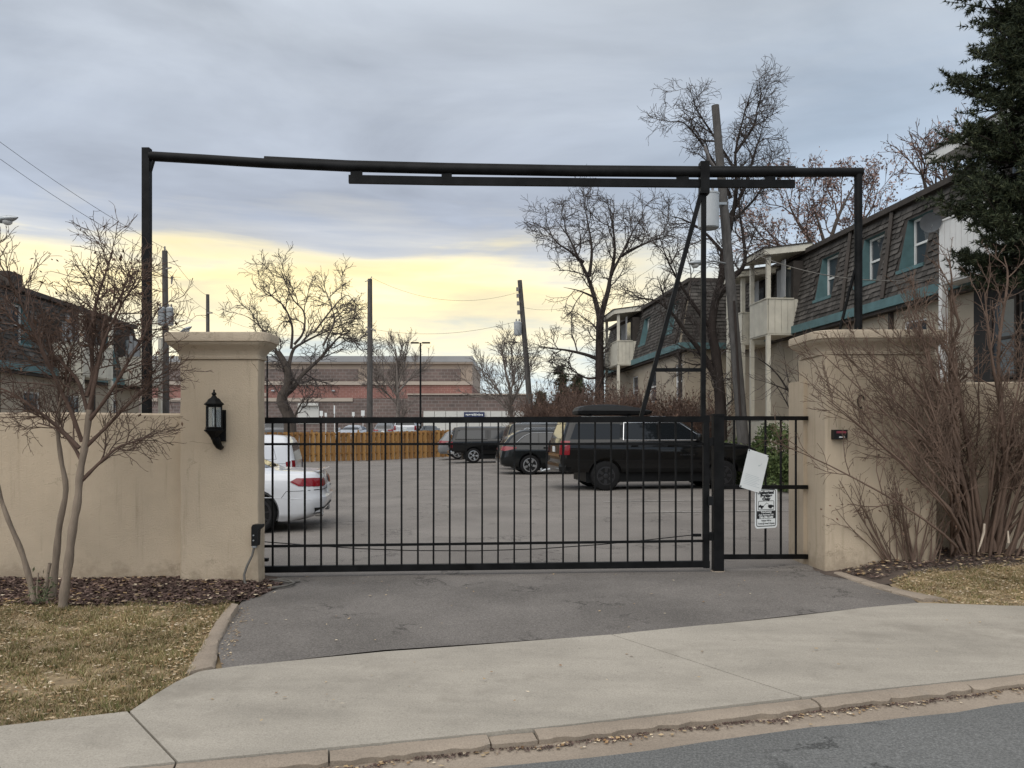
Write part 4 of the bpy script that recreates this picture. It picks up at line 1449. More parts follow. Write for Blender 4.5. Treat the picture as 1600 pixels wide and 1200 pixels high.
XOV = dict(paint='charcoal_paint', r=.365, wb=2.82, hw=.97, tw=.24, rim='alloy', spokes=5, rr=.68,
           rear=[(.30, -.92), (.38, -1.06), (.60, -1.10), (.70, -1.08), (.98, -1.02), (1.10, -.97), (1.42, -.70), (1.56, -.48), (1.64, -.30), (1.69, .1), (1.71, .5)],
           front=[(.30, 3.5), (.4, 3.74), (.70, 3.78), (.88, 3.66), (1.0, 3.1), (1.07, 2.65), (1.5, 1.75), (1.62, 1.4), (1.69, 1.05), (1.71, .8)],
           width=[(.30, .88), (.42, .95), (.60, .97), (.9, .97), (1.08, .92), (1.5, .74), (1.62, .66), (1.69, .52), (1.71, .36)],
           corner=[(.3, .2), (1.0, .3), (1.7, .2)],
           glass=[[(-.42, 1.20), (.30, 1.16), (.32, 1.52), (.05, 1.51), (-.16, 1.42)], [(.36, 1.155), (1.30, 1.14), (1.30, 1.53), (.38, 1.53)], [(1.36, 1.14), (2.42, 1.12), (1.66, 1.50), (1.36, 1.53)]],
           trim=[([(-.50, 1.19), (-.2, 1.43), (.05, 1.535), (.6, 1.56), (1.4, 1.55), (1.72, 1.50)], False)], trim_r=.012,
           seams=[[(.33, .5), (.33, 1.15)], [(1.33, .48), (1.33, 1.13)], [(2.3, .45), (2.38, 1.12)]], handles=[(.6, 1.0), (1.6, .99)],
           tail=[[(-.98, .88), (-.52, .97), (-.50, 1.02), (-.92, 1.06)]], tail_end=[[(.45, .90), (.90, .90), (.88, 1.05), (.45, 1.03)]],
           sill=[(.40, .32), (2.4, .32), (2.4, .42), (.40, .42)], mirror=(2.15, 1.17),
           rear_glass=[[(-.72, 1.12), (.72, 1.12), (.62, 1.48), (-.62, 1.48)]], plate=.86, rear_panel=[([(-.72, .38), (.72, .38), (.72, .46), (-.72, .46)], 'chrome')],
           windscreen=[[(-.75, 1.15), (.75, 1.15), (.62, 1.55), (-.62, 1.55)]], rails=(0, 1.3, 1.70, .55),
           head_end=[[(.5, .74), (.9, .74), (.9, .86), (.5, .86)]], front_panel=[([(-.4, .6), (.4, .6), (.4, .84), (-.4, .84)], 'black_plastic')])
car('parked_suv', 'dark grey crossover with red wraparound tail lights beside the long black SUV', 'suv', XOV, place(828.5, 28.3, 0, .97, YAW, 1), YAW, 'cars parked in the lot')

SUV2 = dict(SUV); SUV2.update(paint='charcoal_paint', lift=.02, r=.39, rim='alloy', spokes=6, wb=2.95, rails=(-.6, 1.6, 1.92, .62), trim=[], trim_r=.01, glass=[[(x, z - .07) for x, z in p] for p in SUV['glass']])
SUV2['front'] = [(z, x - .4) for z, x in SUV['front']]
car('parked_suv', 'dark tall SUV mostly hidden behind the grey crossover', 'suv', SUV2, place(837, 31.6, 0, 1.02, YAW, 1), YAW, 'cars parked in the lot')

PUP = dict(paint='black_paint', lift=.06, r=.37, wb=3.35, hw=.95, tw=.25, rim='alloy', spokes=5, rr=.66,
           rear=[(.45, -1.05), (.52, -1.15), (.95, -1.15), (1.06, -1.12), (1.10, -1.08), (1.62, -.96), (1.72, -.88), (1.76, -.7), (1.78, -.4)],
           front=[(.45, 4.0), (.52, 4.18), (.95, 4.15), (1.06, 3.9), (1.12, 3.0), (1.62, 2.15), (1.72, 1.95), (1.76, 1.7), (1.78, 1.4)],
           width=[(.45, .88), (.55, .94), (.95, .95), (1.08, .92), (1.12, .885), (1.62, .75), (1.72, .70), (1.76, .6), (1.78, .45)],
           corner=[(.45, .1), (1.2, .12), (1.8, .12)],
           glass=[[(-.86, 1.22), (.58, 1.22), (.58, 1.64), (-.74, 1.64)], [(.86, 1.22), (1.5, 1.22), (1.5, 1.64), (.90, 1.64)], [(1.57, 1.22), (2.65, 1.22), (2.05, 1.64), (1.57, 1.64)]],
           trim=[([(-.92, 1.175), (.70, 1.175)], False)], trim_mat='black_plastic', seams=[[(.72, .55), (.72, 1.80)], [(.74, .55), (.74, 1.80)], [(.82, .6), (.82, 1.2)], [(1.53, .6), (1.53, 1.2)]],
           handles=[(1.7, 1.08)], handle_mat='chrome',
           tail=[[(-1.15, .74), (-1.06, .74), (-1.05, 1.08), (-1.13, 1.08)]], tail_end=[[(.80, .74), (.92, .74), (.92, 1.08), (.80, 1.08)]],
           rear_glass=[[(-.72, 1.22), (.72, 1.22), (.64, 1.62), (-.64, 1.62)]], plate=.72, bumper=(.46, .62, .12, 'chrome'), mirror=(2.45, 1.24), mirror_mat='chrome',
           windscreen=[[(-.74, 1.22), (.74, 1.22), (.66, 1.64), (-.66, 1.64)]], sill=[(.45, .46), (2.9, .46), (2.9, .56), (.45, .56)])
pk, _ = car('parked_pickup', 'black pickup truck with windowed canopy, parked near the wooden fence', 'pickup', PUP, place(740, 38.4, 0, .95, YAW, 1), YAW, 'cars parked in the lot')
SM = dict(XOV); SM.update(paint='grey_paint', rim='alloy')
car('parked_suv', 'small grey hatchback at the fence, farthest of the right hand cars', 'hatchback', SM, place(715, 43.6, 0, .97, YAW, 1), YAW, 'cars parked in the lot')

SED = dict(paint='white_car_paint', r=.335, wb=2.87, hw=.925, tw=.24, rim='black_alloy', spokes=10, rr=.76,
           rear=[(.20, -.72), (.26, -.92), (.34, -1.06), (.52, -1.12), (.60, -1.13), (.64, -1.10), (.90, -1.05), (1.00, -1.01), (1.045, -.98), (1.06, -.85), (1.085, -.35), (1.10, -.25), (1.36, .30), (1.43, .75), (1.455, 1.05)],
           front=[(.20, 3.4), (.3, 3.66), (.55, 3.74), (.72, 3.66), (.86, 3.1), (.95, 2.5), (1.02, 2.1), (1.30, 1.55), (1.40, 1.3), (1.455, 1.15)],
           width=[(.20, .84), (.30, .905), (.5, .925), (.78, .925), (.92, .90), (1.02, .85), (1.06, .80), (1.12, .74), (1.36, .60), (1.43, .50), (1.455, .35)],
           corner=[(.2, .30), (.6, .36), (1.0, .34), (1.15, .3), (1.46, .25)],
           glass=[[(.05, 1.09), (.90, 1.06), (.90, 1.33), (.45, 1.32)], [(.96, 1.06), (1.95, 1.03), (1.60, 1.22), (1.30, 1.33), (.96, 1.33)]],
           trim=[([(-.05, 1.07), (.4, 1.335), (.9, 1.36), (1.35, 1.34), (1.7, 1.2)], False)], seams=[[(-1.0, .74), (-.5, .72), (-.42, .60)], [(.30, .45), (.42, .8), (.30, 1.06)], [(.93, .3), (.93, 1.05)], [(1.95, .3), (2.0, 1.02)]], handles=[(.55, .90), (1.45, .88)],
           tail=[[(-.99, .80), (-.70, .815), (-.56, .89), (-.66, .955), (-.95, .955)]], tail_end=[[(.30, .80), (.86, .80), (.84, .955), (.30, .93)]],
           sill=[(.40, .22), (2.45, .22), (2.45, .30), (.40, .30)], sill_mat='white_car_paint', mirror=(1.9, 1.05),
           rear_glass=[[(-.62, 1.13), (.62, 1.13), (.50, 1.36), (-.50, 1.36)]], plate=.72,
           rear_panel=[([(-.80, .235), (.80, .235), (.86, .42), (-.86, .42)], 'black_plastic'), ([(-.86, .735), (.86, .735), (.86, .747), (-.86, .747)], 'black_plastic')], windscreen=[[(-.7, 1.06), (.7, 1.06), (.55, 1.36), (-.55, 1.36)]],
           head_end=[[(.5, .58), (.88, .58), (.88, .72), (.5, .7)]], front_panel=[([(-.4, .45), (.4, .45), (.4, .68), (-.4, .68)], 'black_plastic')])
SED['scale_z'] = .93
YB = math.pi + YAW
zl = lot_z(-4.2, 13)
sed, shD = car('parked_sedan', 'white sedan with red tail light and black wheels behind the left pillar', 'sedan', SED, place(398, 12.65, zl, .925, YB, -1), YB, 'cars parked in the lot')
m = MB(); V = []
for y in np.linspace(-.62, .62, 13): V += [(-.98, y, 1.01), (-1.06, y, 1.035), (-1.05, y, 1.048), (-.9, y, 1.022)]
m.add(V, [(i * 4 + j, i * 4 + (j + 1) % 4, i * 4 + 4 + (j + 1) % 4, i * 4 + 4 + j) for i in range(12) for j in range(4)] + [(0, 1, 2, 3), (51, 50, 49, 48)]); m.build('boot_spoiler', 'white_car_paint', sed, smooth=50)
for sd in (-1, 1):
    for k in (0, 1):
        m = MB(); m.lathe([(.045, -.12), (.05, 0), (.042, .0), (.038, -.1)], (0, 0, 0), 12, 'x'); o = m.build('exhaust_tip', 'chrome', sed, smooth=50)
        o.location = (-1.06, sd * (.52 + .11 * k), .30); o.rotation_euler = (0, 0, math.pi)
    side_line(shD, [(-.88, .56), (-.3, .60), (.6, .62), (2.2, .64)], sd, .006, -.001, 'body_crease', 'white_car_paint', sed)

VAN = dict(paint='white_car_paint', r=.315, wb=2.72, hw=.87, tw=.21, rim='alloy', spokes=5, rr=.66,
           rear=[(.28, -.68), (.36, -.80), (.55, -.84), (.62, -.80), (1.0, -.79), (1.45, -.68), (1.58, -.60), (1.64, -.48), (1.665, -.2)],
           front=[(.28, 3.2), (.4, 3.42), (.75, 3.42), (.92, 3.2), (1.02, 2.8), (1.5, 1.95), (1.6, 1.7), (1.64, 1.4), (1.665, 1.1)],
           width=[(.28, .80), (.4, .86), (.9, .87), (1.0, .86), (1.45, .79), (1.58, .74), (1.64, .64), (1.665, .45)],
           corner=[(.28, .16), (1.7, .14)],
           glass=[[(1.25, 1.02), (2.35, 1.0), (1.85, 1.42), (1.25, 1.45)]], seams=[[(.32, .42), (.32, 1.5)], [(1.2, .4), (1.2, 1.5)], [(-.6, .94), (1.15, .94)], [(-.35, 1.05), (.95, 1.05), (.95, 1.42), (-.25, 1.42), (-.35, 1.05)]],
           tail=[[(-.79, .70), (-.62, .72), (-.58, .98), (-.77, 1.02)]], tail_end=[[(.72, .70), (.85, .70), (.84, 1.02), (.74, 1.02)]],
           rear_glass=[[(-.66, 1.0), (.66, 1.0), (.58, 1.46), (-.58, 1.46)]], plate=.78, bumper=(.32, .60, .05, 'black_plastic'), mirror=(2.2, 1.05), mirror_mat='black_plastic',
           windscreen=[[(-.72, 1.05), (.72, 1.05), (.66, 1.48), (-.66, 1.48)]], handles=[(.5, .98)], handle_mat='black_plastic')
zv = lot_z(-6, 19)
car('parked_van', 'white panel van behind the white sedan', 'van', VAN, place(409, 19.3, zv, .87, YB, -1), YB, 'cars parked in the lot')

# cars beyond the wooden fence, small in the picture
FZ = .66
for (px, Y, yaw, spec, pnt, label) in (
        (560, 62, 262, SED, 'silver_paint', 'silver sedan facing the lot beyond the wooden fence'),
        (430, 60, 185, PUP, 'grey_paint', 'grey pickup beyond the fence below the leaning bare tree'),
        (634, 68, 95, SUV, 'silver_paint', 'silver SUV beyond the fence beside the tall lamp post'),
        (602, 72, 88, XOV, 'grey_paint', 'grey crossover beyond the fence beside the utility pole'),
        (672, 66, 100, SED, 'charcoal_paint', 'dark sedan beyond the fence below the tall lamp post')):
    s2 = dict(spec); s2.update(paint=pnt, seams=[], handles=[], arch=True)
    car('distant_car', label, 'car', s2, ((px - CX) * Y / F, Y, FZ), R(yaw), 'cars beyond the fence')


# ------------------------------------------------------------------ wooden fence at the end of the lot
m_, nt_, b_ = new_mat('cedar')
b_.inputs['Roughness'].default_value = .8
fo = nt_.nodes.new('ShaderNodeObjectInfo')
cc_ = nodes_ramp(nt_, fo.outputs['Random'], [(0, (.20, .095, .027)), (.5, (.30, .155, .045)), (1, (.38, .21, .065))])
gr_ = nodes_noise(nt_, 7, 5, .6, stretch=(6, 6, .4))
nt_.links.new(nodes_mix(nt_, 1.0, cc_, nodes_ramp(nt_, gr_, [(.3, .72), (.7, 1.2)]), 'MULTIPLY'), b_.inputs['Base Color'])


def fence_y(x): return 44 + 5 * (x + 12.3) / 8.3


wf = thing('wooden_fence', 'orange brown board on board wooden fence at the lot end', 'fence', (-8, 46.6, 0))
x = -16.5
i = 0
bm_ = None
while x < -2.0:
    y = fence_y(x); z = lot_z(x, y)
    m = MB()
    h = 1.72 + random.uniform(-.02, .03)
    off = -.05 if i % 2 == 0 else .05
    m.bb((x - .07, y + off - .01, z + .03), (x + .07, y + off + .01, z + h))
    m.build('fence_board', 'cedar', wf)
    x += .132; i += 1
for zz in (.35, .95, 1.5):
    m = MB(); m.bar((-16.5, fence_y(-16.5), -.15 + zz), (-2, fence_y(-2), zz), .04, .09); m.build('fence_rail', 'cedar', wf)
x = -16.4
while x < -2:
    m = MB(); y = fence_y(x); m.bb((x - .05, y + .05, -.3), (x + .05, y + .15, 1.66)); m.build('fence_post', 'cedar', wf); x += 2.4

# ------------------------------------------------------------------ brick retail building far behind
mat_brick('dark_brick', (.13, .10, .09), (.175, .125, .11), (.22, .19, .17), .8, .4, .04)
mat_brick('red_brick', (.235, .105, .085), (.285, .13, .105), (.33, .21, .18), .8, .27, .03)
mat('tan_panel', (.36, .285, .225), .85, .06, .3)
mat('pale_band', (.42, .355, .295), .8, .05, .3)
mat('roof_metal', (.30, .30, .30), .5, .08, .3)
mat('white_block', (.60, .59, .55), .8, .06, .4)
YB_ = 100.0
bx = thing('retail_building', 'long flat roofed brick store with tan bands beyond the fence', 'building', ((560 - CX) * YB_ / F, YB_, FZ))


def fbox(x0, x1, y0, y1, Y0, Y1, name, material, parent=None):
    a = at(x0, y1, YB_); b = at(x1, y0, YB_)
    m = MB(); m.bb((a[0], Y0, a[2]), (b[0], Y1, b[2]))
    return m.build(name, material, bx if parent is None else parent)


XL, XR = 150, 738
fbox(XL, XR, 602, 690, 100, 125, 'wall', 'red_brick')
fbox(XL, XR, 567.5, 602, 100, 125, 'upper_wall', 'tan_panel')
fbox(XL - 1, XR + 1, 557, 566, 99.4, 125.5, 'parapet', 'roof_metal')
fbox(XL - 1, XR + 1, 565.5, 568.5, 99.5, 125.4, 'cornice', 'pale_band')
fbox(XL, XR + .6, 596, 601.6, 99.75, 100, 'string_course', 'pale_band')
for a, b in ((200, 380), (400, 559.5), (583, 720)):
    fbox(a, b, 576.5, 595, 99.88, 100, 'brick_panel', 'dark_brick')
fbox(XL, 552, 622, 627.4, 99.6, 99.8, 'string_course', 'pale_band')
fbox(XL, 650, 622.5, 690, 99.8, 100, 'base_wall', 'dark_brick')
fbox(650, 830, 621.5, 690, 92, 99.79, 'wing_wall', 'dark_brick')
fbox(649, 831, 619.6, 621.5, 91.8, 99.8, 'wing_coping', 'pale_band')
w0 = at(658, 660, 91.9)
for k in range(9):
    a = at(662 + k * 17.5, 660, 91.9); b = at(662 + k * 17.5 + 16.8, 642.5, 91.9)
    m = MB(); m.bb((a[0], 91.7, FZ), (b[0], 91.98, b[2])); m.build('wall_panel', 'white_block', bx)
fbox(468, 499, 630, 634, 99.2, 99.8, 'door_canopy', 'white_block')
fbox(466, 499, 634.5, 662, 99.7, 99.8, 'loading_door', 'white_block')
for px in (427.5, 521.5): fbox(px - 2.4, px + 2.4, 609.5, 611.5, 99.6, 100, 'wall_lamp', 'galvanised')
fbox(410.5, 417, 614, 619.5, 99.9, 100.0, 'yellow_sign', 'pale_band')
sgn = thing('store_sign', 'small navy signboard with white lettering marks on the far store wing', 'sign', tuple(at(741, 655, 91.6)))
a = at(725, 652.5, 91.5); b = at(757, 644, 91.5)
m = MB(); m.bb((a[0], 91.4, a[2]), (b[0], 91.69, b[2])); m.build('board', 'sign_navy', sgn)
m = MB()
for k in range(11):
    c = at(728.5 + k * 2.5, 648 + random.uniform(-.3, .3), 91.38); m.box(tuple(c), (.13, .02, random.choice((.14, .2, .26))))
m.build('lettering_mark', 'sign_white', sgn)
for px, py, w, h in ((502, 646, 5, 8), (509, 648, 3.5, 6), (522.5, 640, 2, 13), (552, 647, 4, 6.5), (567, 645.5, 5.5, 8.5)):
    a = at(px, py, 80)
    m = MB(); m.box((a[0], 80, a[2]), (w * 80 / F, .05, h * 80 / F)); m.bb((a[0] - .03, 80.03, FZ), (a[0] + .03, 80.09, a[2]))
    tag(m.build('parking_post_sign', 'sign_white'), {502: 'taller white post sign beside the loading door', 509: 'small white post sign right of the loading door', 522.5: 'thin tall white post sign before the dark brick base wall',
                                                      552: 'small white post sign left of the middle utility pole', 567: 'white post sign nearest left of the middle utility pole'}[px], 'sign', 'post signs before the store')

# ------------------------------------------------------------------ apartment buildings
AX_D = np.array((-.0877, .99615)); AX_N = np.array((.99615, .0877))


def bw(t, l, z):
    p = AX_D * t + AX_N * l
    return (p[0], p[1], z)


def t_of(px, l):
    k = (px - 800) / 1200
    return (AX_N[0] * l - k * AX_N[1] * l) / (k * AX_D[1] - AX_D[0])


mat_island('shingle', [(0, (.060, .055, .050)), (.5, (.092, .084, .076)), (1, (.125, .114, .103))], .95, .15)
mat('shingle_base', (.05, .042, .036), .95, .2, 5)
mat_brick('apartment_brick', (.40, .33, .25), (.45, .375, .285), (.38, .33, .27), .22, .075, .01)
mat('apartment_wall', (.42, .355, .27), .9, .1, .8)
mat('dark_wood', (.055, .045, .038), .85, .2, 3)
mat('painted_shade', (.03, .028, .027), .9, .1, 3)  # dark tone that stands for shade below the near balcony
mat('curtain', (.34, .34, .34), .9, .15, 5, stretch=(6, 6, .5))


def prism_w(m, pts):
    """box from 8 corners given bottom ring then top ring"""
    m.add(pts, [(0, 3, 2, 1), (4, 5, 6, 7), (0, 1, 5, 4), (1, 2, 6, 5), (2, 3, 7, 6), (3, 0, 4, 7)])


def bbox(t0, t1, l0, l1, z0, z1):
    m = MB(); prism_w(m, [bw(t0, l0, z0), bw(t1, l0, z0), bw(t1, l1, z0), bw(t0, l1, z0), bw(t0, l0, z1), bw(t1, l0, z1), bw(t1, l1, z1), bw(t0, l1, z1)])
    return m


def grid_face(us, vs, holes, f):
    """cells of a plane with rectangular openings left out; f(u, v) -> point"""
    us = sorted(set(us) | {h[0] for h in holes} | {h[1] for h in holes}); vs = sorted(set(vs) | {h[2] for h in holes} | {h[3] for h in holes})
    m = MB()
    for u0, u1 in zip(us, us[1:]):
        for v0, v1 in zip(vs, vs[1:]):
            uc, vc = (u0 + u1) / 2, (v0 + v1) / 2
            if any(h[0] < uc < h[1] and h[2] < vc < h[3] for h in holes): continue
            m.add([f(u0, v0), f(u1, v0), f(u1, v1), f(u0, v1)], [(0, 1, 2, 3)])
    return m


def window_unit(parent, t0, t1, z0, z1, l, s, frame='white_paint', blind=False):
    """sash window in a facade plane: frame, meeting rail, two panes. s = outward sign of the lateral axis"""
    w = .06
    fr = MB()
    for (a, b, c, d) in ((t0, t0 + w, z0, z1), (t1 - w, t1, z0, z1), (t0 + w, t1 - w, z1 - w, z1), (t0 + w, t1 - w, z0, z0 + w), (t0 + w, t1 - w, (z0 + z1) / 2 - .03, (z0 + z1) / 2 + .03)):
        q = bbox(a, b, l, l + s * .07, c, d); fr.add(q.v, q.f)
    fo_ = fr.build('window', frame, parent)
    zm = (z0 + z1) / 2
    for c, d in ((z0 + w, zm - .03), (zm + .03, z1 - w)):
        bbox(t0 + w, t1 - w, l + s * .018, l + s * .03, c, d).build('pane', 'window_glass', fo_)
    return fo_


def apartment(label, t0, t1, l, s, zb, zt, lean, wins, low_wins, spouts, cols, depth=10, z_ground=0.0, brick='apartment_wall', rows=.155, end_wall=False):
    """s: outward direction of the facade along the lateral axis (-1 faces left, +1 faces right)"""
    c = bw((t0 + t1) / 2, l, 0)
    root = thing('apartment_building', label, 'building', (c[0], c[1], 0))
    H = zt - zb
    low_l = l - s * .25                    # storeys below stand back under the mansard
    def slope(t, v): return bw(t, l - s * lean * (v - zb) / H, v)
    # lower storeys with window openings
    holes = [(a, b, z0, z1) for a, b, z0, z1 in low_wins]
    grid_face([t0, t1], [z_ground - .3, zb + .1], holes, lambda u, v: bw(u, low_l, v)).build('wall', brick, root)
    for a, b, z0, z1 in low_wins:
        rv = MB()
        for (p, q) in (((a, z0), (a, z1)), ((b, z0), (b, z1)), ((a, z0), (b, z0)), ((a, z1), (b, z1))):
            rv.add([bw(p[0], low_l, p[1]), bw(q[0], low_l, q[1]), bw(q[0], low_l - s * .14, q[1]), bw(p[0], low_l - s * .14, p[1])], [(0, 1, 2, 3)])
        rv.build('window_reveal', brick, root)
        window_unit(root, a, b, z0, z1, low_l - s * .12, s)
        bbox(a - .05, b + .05, low_l - s * .05, low_l + s * .05, z0 - .07, z0 - .002).build('window_sill', 'cream_paint', root)
    # mansard: base sheet with openings, shingles in courses over it
    mh = [(a, b, z0, z1) for a, b, z0, z1 in wins]
    grid_face([t0, t1], [zb, zt], mh, slope).build('mansard', 'shingle_base', root)
    sh = MB(); nr = int(H / rows)
    for r in range(nr):
        z0 = zb + r * rows; z1 = z0 + rows * 1.02
        t = t0 - random.uniform(0, .3)
        while t < t1:
            w = random.uniform(.16, .30); a, b = max(t, t0), min(t + w - .012, t1); t += w
            if b - a < .05: continue
            if any(h[0] - .02 < b and h[1] + .02 > a and h[2] - .04 < z1 and h[3] + .0 > z0 for h in mh): continue
            o0 = .035 + random.uniform(-.006, .012); o1 = .006; zz = z0 + random.uniform(-.012, .012)
            def q(tt, v, o):
                p = slope(tt, v); d = AX_N * (s * o)
                return (p[0] + d[0], p[1] + d[1], p[2])
            pts = [q(a, zz, o0), q(b, zz, o0), q(b, z1, o1), q(a, z1, o1), q(a, zz, 0), q(b, zz, 0)]
            sh.add(pts, [(0, 1, 2, 3), (4, 5, 1, 0)])
    so = sh.build('shingles', 'shingle', root, fix=False); so['kind'] = 'stuff'
    for a, b, z0, z1 in wins:
        lw = l - s * (lean * (z1 - zb) / H + .22)
        ck = MB()
        for tt in (a, b):
            ck.add([slope(tt, z0), slope(tt, z1), bw(tt, lw, z1), bw(tt, lw, z0)], [(0, 1, 2, 3)])
        ck.add([slope(a, z0), slope(b, z0), bw(b, lw, z0), bw(a, lw, z0)], [(0, 1, 2, 3)])
        ck.add([slope(a, z1), slope(b, z1), bw(b, lw, z1), bw(a, lw, z1)], [(0, 1, 2, 3)])
        ck.build('window_cheek', 'teal_paint', root)
        window_unit(root, a + .02, b - .02, z0 + .01, z1 - .01, lw - s * .01, s)
        p = slope(a, z0)
        bbox(a - .05, b + .05, l - s * (lean * (z0 - zb) / H) + s * .06, l - s * (lean * (z0 - zb) / H) - s * .2, z0 - .10, z0 - .003).build('window_sill', 'teal_paint', root)
    # belt, eave, roof, ends
    bbox(t0 - .05, t1 + .05, l + s * .10, l - s * .3, zb - .26, zb - .004).build('belt_fascia', 'teal_paint', root)
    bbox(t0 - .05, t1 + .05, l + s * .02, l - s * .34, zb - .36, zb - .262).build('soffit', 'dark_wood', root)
    le = l - s * lean
    bbox(t0 - .1, t1 + .1, le + s * .16, le - s * depth, zt + .002, zt + .16).build('roof_edge', 'dark_wood', root)
    for te in (t0, t1):
        m = MB(); m.add([slope(te, zb), slope(te, zt), bw(te, le - s * depth, zt), bw(te, le - s * depth, z_ground - .3), bw(te, low_l, z_ground - .3), bw(te, low_l, zb)], [(0, 1, 2, 3, 4, 5)])
        m.build('end_wall', brick, root)
    for ta, tb in spouts:
        m = MB(); a = slope(ta, zt - .02); b = slope(tb, zb + .02); d = AX_N * (s * .07)
        m.bar((a[0] + d[0], a[1] + d[1], a[2]), (b[0] + d[0], b[1] + d[1], b[2]), .10, .09, (0, 0, 1)); m.build('downspout', 'dark_wood', root)
        p = bw(tb, low_l + s * .07, 0)
        m = MB(); m.bb((p[0] - .05, p[1] - .05, z_ground), (p[0] + .05, p[1] + .05, zb - .37)); m.build('downspout', 'dark_wood', root)
    return root


def balcony(parent, t0, t1, l, s, out, z0, z1, zroof, sag=.0, boards=True, posts=True, upper=True, mat_='cream_paint', back_off=.35, bpr=.2, canopy=True, zg=0.0):
    """projecting balcony: floor, boarded parapet on three sides, corner posts, canopy with raked fascia"""
    lo = l + s * out
    bal = bbox(t0, t1, lo - s * .02, l - s * .2, z0 - .16, z0).build('balcony', mat_, parent)
    # solid box behind; the opening's shade is put into its dark colour
    if canopy is not None: bbox(t0 + .05, t1 - .05, l - s * .02, l - s * .04 - s * back_off, z1 - .05, zroof - .12).build('balcony_shade_box', 'shingle_base', parent)
    if canopy is not None:
        tq = t1 - t0
        bbox(t0 + .15 * tq, t0 + .45 * tq, l + s * .0, l - s * .015, z1, zroof - .3).build('balcony_door', 'window_glass', parent)
        bbox(t0 + .55 * tq, t0 + .85 * tq, l + s * .02, l - s * .015, z1, zroof - .25).build('curtain', 'curtain', parent)
        bbox(t0 - .03, t0 + .3, l + s * .3, l + s * .32, z1 + .1, zroof - .1).build('curtain', 'curtain', parent)
    def board_run(p0, p1, n):
        p0, p1 = np.array(p0), np.array(p1)
        for k in range(n):
            a = p0 + (p1 - p0) * (k + .03) / n; b = p0 + (p1 - p0) * (k + .97) / n
            m = MB(); m.bar((a[0], a[1], (z0 + z1) / 2 - .05), (b[0], b[1], (z0 + z1) / 2 - .05), .03, z1 - z0 + .12); m.build('siding_board', mat_, bal)
    board_run(bw(t0, lo, 0)[:2], bw(t1, lo, 0)[:2], max(3, int((t1 - t0) / bpr)))
    for te in (t0, t1): board_run(bw(te, lo - s * .03, 0)[:2], bw(te, l - s * .25, 0)[:2], max(2, int((out + .2) / bpr)))
    m = MB()
    for (a, b) in ((bw(t0, lo, 0), bw(t1, lo, 0)), (bw(t0, lo, 0), bw(t0, l, 0)), (bw(t1, lo, 0), bw(t1, l, 0))):
        m.bar((a[0], a[1], z1 + .03), (b[0], b[1], z1 + .03), .09, .04)
    m.build('handrail', mat_, bal)
    for te in (t0 + .06, t1 - .06) if posts else ():
        p = bw(te, lo - s * .05, 0)
        if upper:
            m = MB(); m.bb((p[0] - .07, p[1] - .07, z1 + .04), (p[0] + .07, p[1] + .07, zroof)); m.build('post', mat_, parent)
        m = MB(); m.bb((p[0] - .07, p[1] - .07, zg - .1), (p[0] + .07, p[1] + .07, z0 - .17)); m.build('post', mat_, parent)
    if canopy:
        m = MB()
        prism_w(m, [bw(t0 - .18, lo + s * .22, zroof), bw(t1 + .18, lo + s * .22, zroof), bw(t1 + .18, l - s * .6, zroof + .22), bw(t0 - .18, l - s * .6, zroof + .22),
                    bw(t0 - .18, lo + s * .22, zroof + .22), bw(t1 + .18, lo + s * .22, zroof + .22), bw(t1 + .18, l - s * .6, zroof + .46), bw(t0 - .18, l - s * .6, zroof + .46)])
        cn = m.build('canopy', mat_, parent)
        m = MB()
        prism_w(m, [bw(t0 - .22, lo + s * .26, zroof + .224), bw(t1 + .22, lo + s * .26, zroof + .224), bw(t1 + .22, l - s * .6, zroof + .464), bw(t0 - .22, l - s * .6, zroof + .464),
                    bw(t0 - .22, lo + s * .26, zroof + .26), bw(t1 + .22, lo + s * .26, zroof + .26), bw(t1 + .22, l - s * .6, zroof + .50), bw(t0 - .22, l - s * .6, zroof + .50)])
        m.build('canopy_roof', 'dark_wood', cn)
    return bal


LA = 12.25
tw = [t_of(px, LA + .3) for px in (1432, 1361, 1293)]
winsA = [(t - .55, t + .55, 6.0, 7.4) for t in tw] + [(t_of(1130, LA + .3) - .55, t_of(1130, LA + .3) + .55, 6.0, 7.4)]
lowA = [(t - .5, t + .5, 3.2, 4.6) for t in tw] + [(t - .5, t + .5, .7, 2.0) for t in tw] + [(t_of(1135, LA) - .5, t_of(1135, LA) + .5, 3.2, 4.6)]
A = apartment('brown shingled mansard apartment building behind the right wall', 9.0, 31.3, LA, -1, 5.3, 7.85, .5, winsA, lowA,
              [(t_of(1398, LA + .5), t_of(1382, LA)), (t_of(1333, LA + .5), t_of(1318, LA))], None)
tb = t_of(1240, LA)
balcony(A, tb, tb + 1.55, LA, -1, .95, 5.15, 6.25, 7.75)
balcony(A, tb + 2.3, tb + 3.9, LA, -1, .95, 5.05, 6.1, 7.45)
balcony(A, tb, tb + 3.9, LA, -1, .95, 1.0, 2.0, 4.8, canopy=None, posts=False)
tn = t_of(1468, LA - .55)
balcony(A, tn - 3.0, tn, LA, -1, .55, 5.25, 6.55, 8.0, mat_='white_paint', upper=False)
bbox(tn - 2.9, tn - .15, LA + .2, LA + .24, 2.75, 5.0).build('under_balcony_shade', 'painted_shade', A)  # flat dark sheet on the wall, painting the shade under the balcony
for ta in (tn - 2.5, tn - 1.6):
    window_unit(A, ta, ta + .8, 2.8, 4.6, LA + .19, -1, 'dark_wood')
m_, nt_, b_ = new_mat('lit_bulb')
b_.inputs['Emission Color'].default_value = (1, .78, .42, 1); b_.inputs['Emission Strength'].default_value = 2.5
p = bw(tn - 2.75, LA - .02, 4.45)
